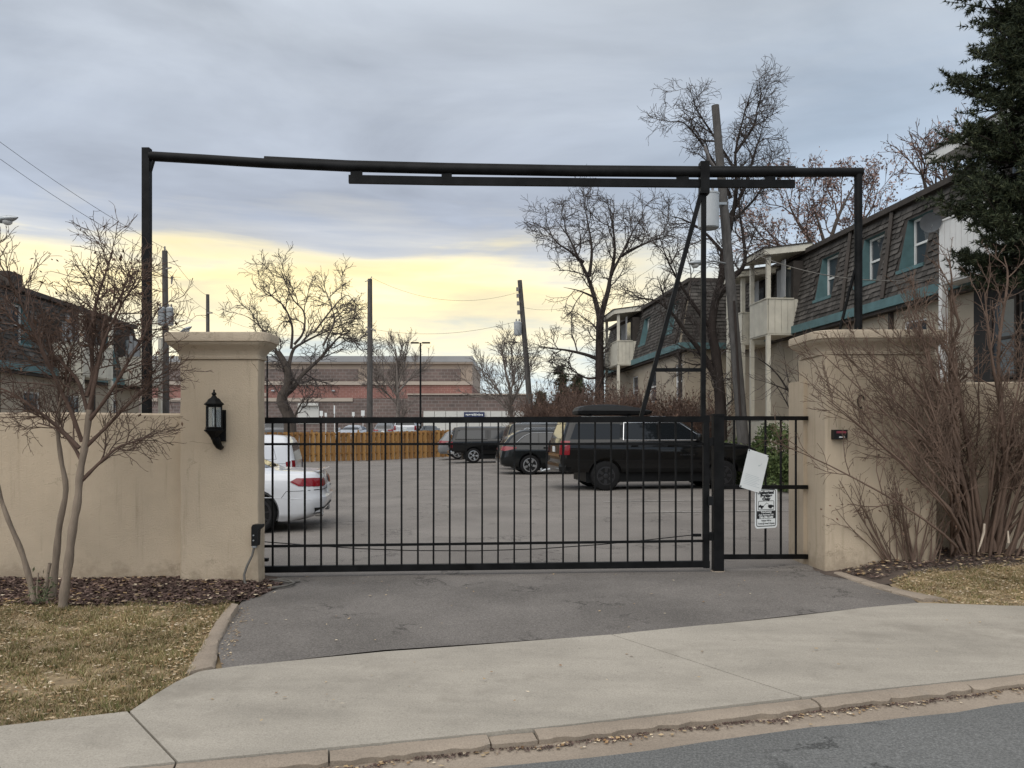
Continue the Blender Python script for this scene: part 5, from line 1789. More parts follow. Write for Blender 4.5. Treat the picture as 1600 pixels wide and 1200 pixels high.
m = MB(); m.lathe([(.02, -.07), (.06, -.04), (.07, 0), (.06, .04), (.02, .07)], p, 10); m.build('porch_lamp', 'lit_bulb', A, smooth=60)
# satellite dish on the near window
p = at(1452, 352, 18.3)
dsh = thing('satellite_dish', 'grey satellite dish bracketed beside the nearest mansard window', 'satellite dish', tuple(p))
m = MB(); m.lathe([(.015, 0), (.13, .008), (.215, .033), (.235, .05), (.215, .04), (.13, .015), (.015, .007)], (0, 0, 0), 20, 'y')
mat('dish_grey', (.14, .15, .16), .5, .1, 5)
o = m.build('dish', 'dish_grey', dsh, smooth=60); o.matrix_parent_inverse = Matrix(); o.location = (-.02, -.1, .05); o.rotation_euler = (R(-25), 0, R(150))
m = MB(); m.tube([p + (0, -.06, .05), p + (.1, .0, -.1), p + (.45, .1, -.35)], .016, 6); m.tube([p + (-.02, -.1, -.1), p + (-.14, -.4, -.1)], .009, 5); m.build('bracket_arm', 'galvanised', dsh)

LB = 9.83
tB = [t_of(1008, LB + .3), t_of(1050, LB + .3)]
winsB = [(t - .6, t + .6, 6.0, 7.35) for t in tB]
lowB = [(t_of(1056, LB) - .1, t_of(1056, LB) + .9, 3.0, 4.5), (t_of(1012, LB) - .6, t_of(1012, LB) + .6, 3.0, 4.5), (t_of(985, LB) - .6, t_of(985, LB) + .6, 3.0, 4.5), (t_of(1040, LB) - .5, t_of(1040, LB) + .5, .8, 2.1)]
B = apartment('brown shingled mansard apartment building farther down the lot', 31.6, 47.5, LB, -1, 5.3, 7.9, .55, winsB, lowB, [(t_of(1064, LB) + .25, t_of(1058, LB) + .2)], None)
# near end of that building: mansard face turned to the street, with its own belt
m = MB(); sB = MB()
def endp(l, v): return bw(31.55 + .5 * (v - 5.3) / 2.6 * .6 - .32, l, v)
m.add([endp(LB, 5.3), endp(LB + 4, 5.3), endp(LB + 4, 7.9), endp(LB + .55, 7.9)], [(0, 1, 2, 3)]); m.build('end_mansard', 'shingle_base', B)
for r in range(17):
    z0 = 5.3 + r * .153; l = LB + .55 * (z0 - 5.3) / 2.6
    while l < LB + 4:
        w = random.uniform(.24, .42); a, b = l, min(l + w - .012, LB + 4); l += w
        q = lambda ll, v, o: tuple(np.array(endp(ll, v)) - np.append(AX_D, 0) * o)
        o0 = .035 + random.uniform(-.006, .012)
        sB.add([q(a, z0, o0), q(b, z0, o0), q(b, z0 + .157, .006), q(a, z0 + .157, .006), q(a, z0, 0), q(b, z0, 0)], [(0, 1, 2, 3), (4, 5, 1, 0)])
so = sB.build('shingles', 'shingle', B, fix=False); so['kind'] = 'stuff'
bbox(31.12, 31.45, LB - .1, LB + 4, 5.04, 5.296).build('belt_fascia', 'teal_paint', B)
tc_ = t_of(955, LB - .6)
balcony(B, t_of(990, LB) + .2, t_of(990, LB) + 3.2, LB, -1, .8, 5.2, 6.3, 7.7)

LL = -14.2
tL = [t_of(30, LL - .3), t_of(48, LL)]
winsL = [(20.5, 21.6, 4.6, 6.0), (27.2, 28.3, 4.6, 6.0), (34.0, 35.1, 4.6, 6.0)]
lowL = [(t - .55, t + .55, 1.4, 3.0) for t in (21, 25.5, 28.4, 31.5, 35)]
Lb = apartment('brown shingled mansard apartment building behind the left wall', 14, 37.9, LL, 1, 3.9, 6.45, .5, winsL, lowL, [(26.2, 26.2), (33, 33)], None, z_ground=-.4)
balcony(Lb, 29.6, 32.2, LL, 1, .9, 3.8, 4.85, 6.0, mat_='cream_paint', zg=-.4, canopy=False)
balcony(Lb, 35.4, 37.6, LL, 1, .9, 3.8, 4.85, 6.0, mat_='cream_paint', zg=-.4, canopy=False)
m = bbox(26.9, 27.7, LL - 1.0, LL - .2, 6.45, 6.95); m.build('chimney', 'dark_wood', Lb)

# planting strip along the right hand cars
STRIP = [(7.55, 13, 0), (7.5, 22.6, 0), (5.1, 29, 0), (3.4, 39.5, 0), (1.6, 47, 0), (0, 52, 0), (20, 52, 0), (20, 13, 0)]
structure(poly_sheet('planting_strip', STRIP, 'soil', lambda x, y: .09 + .5 * ss(7.6, 10.5, x) * ss(30, 24, y), 1.5), 'raised planting strip before the apartment buildings')
st_ = thing('strip_kerb', 'concrete kerb edging the planting strip', None); tag(st_, 'concrete kerb edging the planting strip', None, None, 'structure')
for a, b in zip(STRIP[:6], STRIP[1:6]):
    m = MB(); m.bar((a[0], a[1], .05), (b[0], b[1], .05), .15, .14); m.build('kerb_block', 'concrete', st_)


# ------------------------------------------------------------------ bare trees: limbs laid out by hand, twigs grown from them
mat_bark('bark_grey', (.095, .078, .066))
mat_bark('bark_dark', (.045, .036, .032))
mat_bark('bark_tan', (.25, .20, .155))
mat_bark('twig_brown', (.125, .084, .066))
mat_bark('twig_pale', (.20, .17, .15))
mat_bark('twig_grey', (.10, .085, .078))
mat_bark('twig_tan', (.160, .110, .084))
mat_bark('twig_red', (.155, .105, .085))


class Grower:
    def __init__(self, seed):
        self.r = np.random.default_rng(seed)
        self.paths = {}            # (npts, sides, part) -> list

    def put(self, pts, rad, sides, part):
        self.paths.setdefault((len(pts), sides, part), []).append((pts, rad))

    def path(self, p, d, L, n, wig, up, out=None):
        pts = [np.array(p, float)]
        d = np.array(d, float); d /= np.linalg.norm(d)
        for i in range(n):
            d = d + self.r.normal(0, wig, 3) + np.array((0, 0, up))
            d /= np.linalg.norm(d)
            pts.append(pts[-1] + d * L / n)
        return np.array(pts)

    def side_dir(self, d, ang):
        d = d / (np.linalg.norm(d) + 1e-9)
        a = self.r.normal(0, 1, 3); s = np.cross(d, a); s /= np.linalg.norm(s) + 1e-9
        return d * math.cos(ang) + s * math.sin(ang)

    def sprout(self, pts, rad, level, P):
        """children along a limb; P = list of per level dicts"""
        if level >= len(P): return
        q = P[level]
        seg = np.linalg.norm(np.diff(pts, axis=0), axis=1); L = np.concatenate([[0], np.cumsum(seg)]); tot = L[-1]
        n = max(1, int(tot * q['per_m'] * self.r.uniform(.8, 1.2))) if 'per_m' in q else q['n']
        for i in range(n):
            t = q.get('from', .25) + (1 - q.get('from', .25)) * (i + self.r.uniform(0, 1)) / n
            s = min(t, .999) * tot
            k = min(np.searchsorted(L, s, side='right') - 1, len(pts) - 2)
            f = (s - L[k]) / (seg[k] + 1e-9)
            p = pts[k] + (pts[k + 1] - pts[k]) * f
            r0 = (rad[k] + (rad[k + 1] - rad[k]) * f)
            d = pts[k + 1] - pts[k]
            nd = self.side_dir(d, R(self.r.uniform(*q.get('ang', (25, 60)))))
            Lc = self.r.uniform(*q['len']) * (1 - q.get('taper', .4) * t)
            m = q.get('pts', 4)
            c = self.path(p, nd, Lc, m, q.get('wig', .18), q.get('up', .05))
            rr = np.linspace(min(r0 * .75, q['r']), q.get('r1', q['r'] * .4), m + 1)
            self.put(c, rr, q.get('sides', 3), 'crown' if level >= q.get('crown_from', 0) else 'trunk')
            self.sprout(c, rr, level + 1, P)

    def build(self, name, label, cat, base, trunk_mat, crown_mat, group=None):
        root = thing(name, label, cat, tuple(base), 0, group)
        self.root = root
        for part, mt in (('trunk', trunk_mat), ('crown', crown_mat)):
            Vs, Fs, o = [], [], 0
            for (n, s, pt), lst in self.paths.items():
                if pt != part: continue
                V, Fc = tube_batch(np.array([a for a, _ in lst]), np.array([b for _, b in lst]), s)
                Vs.append(V); Fs.append(Fc + o); o += len(V)
            if Vs:
                link(part, mesh_np(part, np.concatenate(Vs), np.concatenate(Fs)), mt, root, smooth=180)
        return root


def smooth_path(pts, per=4):
    """Catmull-Rom through the given points"""
    P = np.array(pts, float); P = np.vstack([2 * P[0] - P[1], P, 2 * P[-1] - P[-2]])
    out = []
    for i in range(1, len(P) - 2):
        for t in np.linspace(0, 1, per, endpoint=False):
            a, b, c, d = P[i - 1:i + 3]
            out.append(.5 * (2 * b + (c - a) * t + (2 * a - 5 * b + 4 * c - d) * t * t + (3 * b - a - 3 * c + d) * t ** 3))
    out.append(P[-2])
    return np.array(out)


def tree(name, label, Y, limbs, P, seed, trunk_mat, crown_mat, cat='tree', group=None, depth=.5, base_z=0.0, leaves=None, sides=7):
    """limbs: list of (pixel points, r0 px, r1 px); the depth of each limb wanders off the picture plane"""
    G = Grower(seed)
    first = at(*limbs[0][0][0], Y)
    for li, (pp, r0, r1) in enumerate(limbs):
        pts = np.array([at(x, y, Y) for x, y in pp])
        n = len(pts)
        if li > 0:
            drift = G.r.uniform(-1, 1) * depth
            pts[:, 1] += np.linspace(0, 1, n) ** 1.2 * drift * np.linalg.norm(pts[-1] - pts[0])
        else: pts[0][2] = min(pts[0][2], base_z - .05)
        sp = smooth_path(pts, 4)
        rad = (r0 + (r1 * (.32 if li else 1) - r0) * np.linspace(0, 1, len(sp)) ** .8) * Y / F
        G.put(sp, rad, sides, 'trunk')
        G.sprout(sp, rad, 0, P)
    root = G.build(name, label, cat, (first[0], Y, base_z), trunk_mat, crown_mat, group)
    G.limbs = limbs
    return G, root


def leaf_cloud(root, pts, size, material, part='leaves', jitter=.05):
    n = len(pts)
    C = np.asarray(pts) + RNG.normal(0, jitter, (n, 3))
    a = RNG.normal(0, 1, (n, 3)); a /= np.linalg.norm(a, axis=1, keepdims=True)
    b = np.cross(a, RNG.normal(0, 1, (n, 3))); b /= np.linalg.norm(b, axis=1, keepdims=True)
    s = size * RNG.uniform(.5, 1.3, n)[:, None]
    V = np.stack([C - a * s, C + b * s * .45, C + a * s, C - b * s * .45], 1).reshape(-1, 3)
    o = link(part, mesh_np(part, V, np.arange(n * 4).reshape(-1, 4)), material, root)
    o['kind'] = 'stuff'
    return o


def tips(G, part='crown', k=1):
    out = []
    for (n, s, pt), lst in G.paths.items():
        if pt == part:
            for a, _ in lst: out.extend(a[-k:])
    return np.array(out)


# the young multi-stemmed tree before the left wall
limbs = [([(97, 966), (100, 930), (107, 880), (113, 830), (121, 785), (125, 740), (134, 690), (140, 640)], 7.6, 4.6),
         ([(140, 650), (138, 600), (128, 540), (124, 470), (128, 420), (132, 372)], 4.5, 1.0),
         ([(138, 645), (150, 590), (165, 530), (190, 480), (215, 440)], 3.6, .9),
         ([(128, 690), (118, 640), (105, 590), (90, 530), (75, 470), (66, 430)], 3.4, .9),
         ([(124, 700), (95, 670), (60, 640), (25, 615), (-10, 600)], 3.8, 1.0),
         ([(124, 755), (150, 725), (175, 700), (198, 690), (222, 680)], 3.2, .9),
         ([(132, 700), (160, 670), (190, 635), (220, 600), (250, 575)], 3.4, .9),
         ([(137, 660), (170, 620), (200, 575), (230, 530), (258, 485)], 3.4, .9),
         ([(128, 720), (100, 690), (65, 670), (20, 660)], 3.2, .9),
         ([(136, 640), (120, 590), (70, 540), (25, 500), (5, 470)], 3.2, .9),
         ([(135, 620), (142, 560), (140, 500), (150, 440), (148, 390)], 3.2, .8),
         ([(80, 948), (87, 880), (93, 820), (103, 765), (95, 715), (90, 660), (100, 600), (112, 540)], 6.0, 1.6),
         ([(56, 955), (46, 905), (33, 860), (12, 810), (-2, 765), (-12, 700)], 5.0, 2.5),
         ([(70, 945), (72, 915), (78, 880)], 3.4, 2.6), ([(62, 950), (58, 925), (60, 895)], 2.2, 1.2)]
P = [dict(per_m=14, len=(.26, .68), r=.0075, r1=.003, ang=(25, 65), up=.05, wig=.13, pts=6, **{'from': .22}),
     dict(n=6, len=(.14, .42), r=.0045, r1=.0024, ang=(25, 60), up=.05, wig=.2, pts=4, **{'from': .2}),
     dict(n=3, len=(.05, .17), r=.003, r1=.002, ang=(25, 60), up=.02, wig=.2, pts=3, **{'from': .3})]
# twigs start only above the bare stems
G = Grower(21)
for li, (pp, r0, r1) in enumerate(limbs):
    Yb = 6.92 if li < 11 else (7.2 if li == 11 else 7.1)
    pts = np.array([at(x, y, Yb) for x, y in pp]); n = len(pts)
    if 0 < li < 11: pts[:, 1] += np.linspace(0, 1, n) ** 1.2 * G.r.uniform(-.55, .55) * np.linalg.norm(pts[-1] - pts[0])
    if li in (0, 11, 12, 13, 14): pts[0][2] = -.02
    sp = smooth_path(pts, 4); rad = np.linspace(r0, r1, len(sp)) * Yb / F
    rad = rad * (1 + .10 * np.sin(np.arange(len(sp)) * 1.7 + li))
    G.put(sp, rad, 8, 'crown' if 1 <= li <= 10 else 'trunk')
    if li in (1, 2, 3, 4, 5, 6, 7, 8, 9, 10): G.sprout(sp, rad, 0, P)
    if li == 11: G.sprout(sp[-10:], rad[-10:], 0, P)
T = G.build('young_tree', 'multi stemmed bare young tree before the left wall', 'tree', (at(97, 962, 6.92)[0], 6.92, 0), 'bark_tan', 'twig_brown')
mat_island('brown_leaf', [(0, (.06, .035, .025)), (.6, (.13, .075, .05)), (1, (.20, .12, .08))])
tp = tips(G); cen = at(130, 500, 6.9)
near = tp[np.linalg.norm(tp - cen, axis=1) < .75]
leaf_cloud(T, near[RNG.integers(0, len(near), 420)], .026, 'brown_leaf')
leaf_cloud(T, tp[RNG.integers(0, len(tp), 110)], .022, 'brown_leaf')

mat_island('sprout_leaf', [(0, (.05, .06, .03)), (1, (.14, .15, .08))])
q = np.array([at(66, 925, 7.0)]) + RNG.normal(0, 1, (160, 3)) * (.05, .04, .09)
leaf_cloud(T, q, .02, 'sprout_leaf', 'base_sprouts', .01)
# dense bare shrub before the right wall
G = Grower(5)
b0 = np.array((5.62, 9.22, .14))
P = [dict(per_m=3.1, len=(.35, .95), r=.0095, r1=.004, ang=(15, 55), up=.06, wig=.10, pts=5, **{'from': .3}),
     dict(n=5, len=(.14, .42), r=.0052, r1=.003, ang=(20, 60), up=.04, wig=.16, pts=3, **{'from': .15}),
     dict(n=3, len=(.05, .18), r=.0034, r1=.0024, ang=(20, 55), up=.02, wig=.16, pts=3, **{'from': .2})]
for i in range(52):
    a = G.r.uniform(0, 2 * math.pi); rr = G.r.uniform(0, .5)
    p = b0 + (math.cos(a) * rr, math.sin(a) * rr * .35, 0)
    spread = G.r.uniform(0, 1) ** .8
    dirx = (math.cos(a) * 1.25 - .12) * spread; diry = math.sin(a) * spread * .35 - .05
    L = G.r.uniform(1.7, 3.3) * (1 - .12 * spread)
    pts = G.path(p, (dirx * .6, diry * .6, 1), L, 9, .055, -.004 + .02 * (1 - spread))
    # outer stems arch outwards
    k = np.linspace(0, 1, len(pts)) ** 1.8
    pts[:, 0] += k * dirx * .55; pts[:, 1] = np.minimum(pts[:, 1], 9.56)
    rad = np.linspace(G.r.uniform(.011, .026), .0045, len(pts))
    G.put(pts, rad, 6, 'trunk'); G.sprout(pts, rad, 0, P)
for (pp, r0, r1) in (([(1545, 862), (1525, 800), (1480, 735), (1440, 690), (1395, 660)], 5.5, 1.6), ([(1540, 862), (1520, 820), (1485, 750), (1450, 700), (1425, 660)], 4, 1.2), ([(1520, 865), (1480, 780), (1450, 730), (1430, 700)], 3, 1),
                     ([(1535, 862), (1500, 760), (1465, 690), (1440, 610), (1420, 540)], 5, 1.5), ([(1540, 862), (1560, 760), (1545, 650), (1520, 560), (1500, 470)], 6, 1.8),
                     ([(1555, 862), (1548, 800), (1590, 680), (1640, 600)], 6, 1.8), ([(1530, 860), (1490, 720), (1450, 640), (1400, 570), (1350, 540)], 4.5, 1.2),
                     ([(1505, 865), (1460, 760), (1425, 680), (1390, 610), (1365, 560)], 4, 1.1), ([(1515, 862), (1460, 700), (1425, 600), (1400, 520), (1390, 470)], 4.5, 1.2), ([(1525, 862), (1475, 720), (1425, 640), (1378, 600), (1350, 590)], 3.8, 1),
                     ([(1505, 866), (1470, 780), (1425, 710), (1385, 665), (1355, 650)], 3.4, 1), ([(1540, 862), (1500, 650), (1470, 540), (1450, 460), (1440, 420)], 5, 1.4), ([(1560, 862), (1570, 700), (1560, 560), (1575, 440), (1570, 400)], 5.5, 1.5),
                     ([(1580, 865), (1600, 740), (1590, 600), (1600, 480)], 5, 1.4), ([(1520, 862), (1475, 640), (1430, 540), (1385, 490)], 4.2, 1.1)):
    pts = np.array([at(x, y, 9.2) for x, y in pp]); pts[:, 1] += np.linspace(0, 1, len(pts)) * G.r.uniform(-.5, .2)
    sp = smooth_path(pts, 4); rad = np.linspace(r0 * .85, r1 * .4, len(sp)) * 9.2 / F
    G.put(sp, rad, 7, 'trunk'); G.sprout(sp, rad, 0, P)
for key, lst in G.paths.items():      # the shrub grows round the front of the pillar, not through it
    for pts, _ in lst:
        lim = np.interp(pts[:, 0], [4.95, 5.45], [8.62, 9.52]); over = np.maximum(0, pts[:, 1] - lim)
        pts[:, 1] -= over * .93
        bad = (pts[:, 0] < 5.1) & (pts[:, 1] > 8.74)
        pts[bad, 1] = 8.74
T = G.build('bare_shrub', 'tall dense bare shrub spreading over the right wall', 'shrub', b0, 'twig_tan', 'twig_tan')
mat('pale_cut_wood', (.50, .42, .33), .9, .15, 10)
m = MB()
m.tube([b0 + (-.12, -.28, .42), b0 + (-.14, -.3, .32), b0 + (-.18, -.31, .2), b0 + (-.22, -.32, .1)], [.012, .016, .012, .006], 6)
m.build('torn_stem', 'pale_cut_wood', T, smooth=60)
m = MB(); m.tube([b0 + (.14, -.3, .34), b0 + (.14, -.31, .2)], [.008, .016], 6); m.build('torn_stem', 'pale_cut_wood', T, smooth=60)

G = Grower(9)
b1 = np.array((4.62, 8.92, .10))
P = [dict(per_m=3.2, len=(.2, .5), r=.0055, r1=.003, ang=(15, 45), up=.06, wig=.12, pts=4, **{'from': .35}),
     dict(n=4, len=(.06, .24), r=.0036, r1=.0022, ang=(20, 55), up=.04, wig=.16, pts=3, **{'from': .2})]
for i in range(34):
    p = b1 + (G.r.uniform(-.32, .30), G.r.uniform(-.10, .05), 0)
    dx = (p[0] - b1[0]) * 1.5 + G.r.uniform(-.45, .22)
    pts = G.path(p, (dx, G.r.uniform(-.22, .1), 1), G.r.uniform(.45, 1.25), 7, .05, 0)
    pts[:, 1] = np.minimum(pts[:, 1], 8.99 + 1.0 * (pts[:, 0] > 4.95))
    pts[:, 1] = np.where(pts[:, 0] < 4.95, np.minimum(pts[:, 1], 8.86), pts[:, 1])
    rad = np.linspace(G.r.uniform(.006, .011), .003, len(pts))
    G.put(pts, rad, 5, 'trunk'); G.sprout(pts, rad, 0, P)
T = G.build('bare_shrub', 'low bare shrub of thin stems at the right pillar foot', 'shrub', b1, 'twig_tan', 'twig_tan')
tp = tips(G); leaf_cloud(T, tp[RNG.integers(0, len(tp), 130)], .022, 'brown_leaf')

# leaning bare tree beyond the fence
FAR = [dict(per_m=1.3, len=(1.6, 3.6), r=.06, r1=.024, ang=(25, 60), up=.045, wig=.22, pts=6, **{'from': .28}),
       dict(n=8, len=(.8, 2.0), r=.028, r1=.016, ang=(25, 60), up=.02, wig=.25, pts=5, **{'from': .15}),
       dict(n=5, len=(.4, 1.0), r=.018, r1=.013, ang=(25, 65), up=.0, wig=.25, pts=4, **{'from': .2})]
limbs = [([(453, 690), (452, 655), (440, 625), (449, 605), (450, 585), (443, 565), (434, 550)], 11, 4.5),
         ([(452, 660), (440, 625), (455, 605), (466, 585), (490, 560), (505, 540), (520, 520), (535, 510)], 9, 2.2),
         ([(447, 600), (450, 570), (455, 545), (465, 535), (490, 520), (520, 505), (550, 490)], 6, 1.6),
         ([(434, 552), (425, 535), (415, 520), (395, 500), (375, 490)], 3.6, 1.1),
         ([(455, 545), (458, 510), (447, 480), (430, 465), (415, 450)], 3.6, 1.0),
         ([(460, 538), (475, 520), (478, 490), (462, 470), (450, 440), (440, 433)], 3.4, .9),
         ([(505, 540), (520, 500), (510, 470), (500, 450)], 3, .9), ([(520, 520), (545, 525), (560, 545), (575, 548)], 2.4, .9),
         ([(455, 672), (462, 650), (470, 635), (478, 625), (484, 618)], 4, 1.0), ([(449, 585), (437, 560), (420, 545), (395, 535)], 3, 1),
         ([(490, 520), (520, 480), (540, 460), (552, 470)], 2.6, .8)]
limbs = [limbs[0]] + [(p_, a_ * .66, b_ * .8) for p_, a_, b_ in limbs[1:]]
tree('bare_tree', 'leaning twisted bare tree beyond the fence, left of the middle pole', 55, limbs, FAR, 3, 'bark_grey', 'twig_grey', base_z=FZ - .2, depth=.45)

small = [dict(per_m=2.2, len=(1.8, 3.6), r=.042, r1=.022, ang=(18, 40), up=.10, wig=.10, pts=5, **{'from': .1}),
         dict(n=8, len=(.7, 1.8), r=.026, r1=.018, ang=(18, 45), up=.06, wig=.12, pts=4, **{'from': .15}), dict(n=4, len=(.4, .9), r=.02, r1=.015, ang=(20, 45), up=.04, wig=.12, pts=3, **{'from': .3})]
tree('bare_tree', 'upright pale bare tree before the brick store, right of the middle pole', 78,
     [([(621, 690), (622, 640), (621, 610), (620, 570), (618, 545)], 4.0, 1.0), ([(622, 620), (600, 590), (590, 565)], 2.4, .8), ([(622, 612), (640, 590), (652, 570)], 2.4, .8),
      ([(622, 632), (598, 608), (580, 600)], 2, .8), ([(622, 605), (632, 570), (636, 548)], 2, .8)], small, 8, 'twig_pale', 'twig_pale', base_z=FZ - .2)
tree('bare_tree', 'pale bare tree at the right corner of the brick store', 62,
     [([(800, 690), (799, 640), (797, 610), (790, 580), (784, 550)], 4.0, 1.0), ([(799, 640), (775, 605), (755, 575)], 2.6, .8), ([(799, 630), (815, 600), (825, 575)], 2.6, .8),
      ([(799, 645), (770, 620), (745, 610)], 2.2, .8), ([(797, 615), (805, 580), (800, 555)], 2, .8)], small, 18, 'twig_pale', 'twig_pale', base_z=FZ - .2)

# tall honey locust by the far apartment building
LOC = [dict(per_m=1.7, len=(1.4, 3.2), r=.05, r1=.018, ang=(25, 60), up=.03, wig=.2, pts=6, **{'from': .22}),
       dict(n=8, len=(.6, 1.6), r=.021, r1=.012, ang=(30, 65), up=.02, wig=.28, pts=5, **{'from': .12}), dict(n=5, len=(.3, .85), r=.014, r1=.0095, ang=(30, 70), up=.0, wig=.3, pts=4, **{'from': .2})]
limbs = [([(938, 690), (937, 640), (937, 590), (937, 540), (938, 500), (940, 490)], 8.5, 5.5),
         ([(938, 500), (930, 465), (920, 430), (905, 395), (890, 360), (870, 330)], 5, 1.1), ([(939, 495), (950, 455), (955, 430), (970, 400), (990, 360), (1010, 330)], 5, 1.1),
         ([(955, 430), (960, 390), (955, 350), (945, 310)], 3.4, 1), ([(921, 432), (925, 390), (920, 350), (912, 310)], 3.2, 1), ([(937, 562), (915, 553), (885, 545), (855, 540), (830, 530)], 3.6, 1),
         ([(970, 400), (1000, 385), (1030, 375), (1050, 372)], 2.8, .9), ([(937, 590), (915, 590), (890, 575), (870, 565)], 2.4, .9), ([(912, 410), (890, 395), (865, 380), (850, 350)], 2.6, .9), ([(930, 465), (905, 455), (880, 450)], 2.2, .8)]
tree('bare_tree', 'tall bare locust tree against the yellow sky, centre right', 42, limbs, LOC, 31, 'bark_dark', 'twig_grey', depth=.45)

limbs = [([(1128, 690), (1126, 640), (1122, 590), (1118, 550), (1112, 515), (1118, 470), (1128, 430), (1130, 390)], 10, 5),
         ([(1122, 600), (1100, 560), (1070, 525), (1040, 490), (1010, 475), (975, 478)], 6, 1.2), ([(1130, 400), (1140, 350), (1145, 300), (1140, 250), (1150, 195), (1160, 155)], 5, 1),
         ([(1140, 340), (1165, 290), (1180, 240), (1192, 205), (1200, 175)], 3.6, .9), ([(1142, 310), (1120, 270), (1090, 230), (1060, 205), (1030, 210)], 3.4, .9),
         ([(1118, 470), (1140, 440), (1160, 415), (1158, 380), (1150, 340), (1148, 310)], 5.5, 2.4), ([(1130, 395), (1100, 360), (1070, 340), (1040, 330)], 3, .9),
         ([(1145, 260), (1110, 215), (1080, 180), (1070, 160)], 2.6, .8), ([(1148, 240), (1175, 200), (1178, 175), (1184, 150)], 2.8, .8), ([(1140, 350), (1180, 310), (1200, 275), (1212, 230)], 2.8, .8),
         ([(1120, 560), (1090, 570), (1060, 560)], 2.6, .9), ([(1112, 515), (1075, 470), (1040, 420), (1020, 380)], 4, 1)]
LOC2 = [dict(per_m=2.3, len=(.8, 1.7), r=.036, r1=.012, ang=(25, 60), up=.03, wig=.18, pts=6, **{'from': .2}),
        dict(n=8, len=(.4, .95), r=.014, r1=.008, ang=(30, 65), up=.02, wig=.22, pts=5, **{'from': .12}), dict(n=5, len=(.2, .6), r=.0095, r1=.006, ang=(30, 70), up=.0, wig=.24, pts=4, **{'from': .2})]
tree('bare_tree', 'tall dark bare tree right behind the big leaning utility pole', 27, limbs, LOC2, 44, 'bark_dark', 'twig_grey', depth=.4)
# sapling below the first balcony
tree('bare_tree', 'small bare tree under the balconies of the right building', 18.5,
     [([(1243, 690), (1240, 640), (1225, 600), (1205, 575), (1185, 560)], 2.2, .8), ([(1240, 640), (1245, 600), (1240, 560)], 1.6, .6), ([(1232, 610), (1200, 600), (1175, 595)], 1.3, .5), ([(1240, 650), (1215, 610), (1195, 590)], 1.3, .5), ([(1238, 620), (1228, 580), (1222, 545)], 1.2, .5)],
     [dict(per_m=4, len=(.4, .9), r=.010, r1=.004, ang=(25, 55), up=.05, wig=.15, pts=4, **{'from': .2}), dict(n=4, len=(.2, .45), r=.005, r1=.003, ang=(25, 55), up=.03, wig=.2, pts=3, **{'from': .2})], 51, 'bark_dark', 'twig_grey')
# trees behind the right building keep some dry leaves
mat_island('dry_leaf', [(0, (.20, .13, .11)), (.6, (.33, .23, .20)), (1, (.46, .35, .31))])
DRY = [dict(per_m=1.7, len=(1.4, 3.0), r=.05, r1=.018, ang=(20, 50), up=.06, wig=.15, pts=5, **{'from': .2}), dict(n=7, len=(.6, 1.4), r=.02, r1=.012, ang=(25, 55), up=.05, wig=.2, pts=4, **{'from': .2}), dict(n=5, len=(.3, .7), r=.013, r1=.009, ang=(25, 55), up=.03, wig=.2, pts=3, **{'from': .2})]
for k, (lab, Y, lm, sd, nl) in enumerate((
        ('leafy brown tree above the far roof, beside the gantry corner', 36, [([(1300, 600), (1300, 510), (1295, 435), (1285, 385)], 8, 4), ([(1295, 430), (1260, 370), (1235, 330), (1225, 300)], 4, 1), ([(1290, 400), (1310, 340), (1330, 300), (1345, 275)], 4, 1), ([(1288, 380), (1275, 330), (1270, 295)], 3, 1), ([(1297, 430), (1340, 360), (1370, 320), (1385, 285)], 3.6, 1), ([(1290, 420), (1240, 390), (1200, 370), (1185, 345)], 3, 1)], 61, 5200),
        ('bare tree rising behind the roof beside the conifer', 30, [([(1470, 600), (1470, 480), (1468, 380), (1465, 320)], 8, 4), ([(1467, 370), (1445, 300), (1432, 275), (1420, 250)], 4, 1), ([(1466, 330), (1490, 270), (1500, 245), (1508, 215)], 4, 1), ([(1465, 330), (1464, 280), (1470, 245)], 3, 1)], 62, 700))):
    G, T = tree('tree', lab, Y, lm, DRY, sd, 'bark_grey', 'twig_red', depth=.3)
    tp = tips(G, k=2); leaf_cloud(T, tp[RNG.integers(0, len(tp), nl)], .085, 'dry_leaf', jitter=.1)


# ------------------------------------------------------------------ bushes along the strip: brown twig masses
def bush(label, px, Y, w, h, n, seed, material='twig_red', z0=.05, r=.012, leafmat=None, nl=0, ls=.04):
    G = Grower(seed); c = np.array(((px - CX) * Y / F, Y, z0))
    P = [dict(n=5, len=(.25 * h, .5 * h), r=r * .6, r1=r * .3, ang=(15, 45), up=.05, wig=.12, pts=4, **{'from': .25}), dict(n=4, len=(.1 * h, .25 * h), r=r * .4, r1=r * .22, ang=(20, 50), up=.03, wig=.15, pts=3, **{'from': .2})]
    for i in range(n):
        a = G.r.uniform(0, 2 * math.pi); q = G.r.uniform(0, 1) ** .6
        p = c + (math.cos(a) * q * w * .35, math.sin(a) * q * w * .3, 0)
        pts = G.path(p, (math.cos(a) * q * .55 * w / h, math.sin(a) * q * .45 * w / h, 1), h * G.r.uniform(.6, .95) * (1 - .25 * q), 6, .06, 0)
        rad = np.linspace(r, r * .5, len(pts)); G.put(pts, rad, 4, 'trunk'); G.sprout(pts, rad, 0, P)
    T = G.build('bush', label, 'bush', c, material, material, 'bushes in the planting strip')
    if leafmat:
        tp = tips(G, k=2); leaf_cloud(T, tp[RNG.integers(0, len(tp), nl)], ls, leafmat, jitter=.06)
    return T


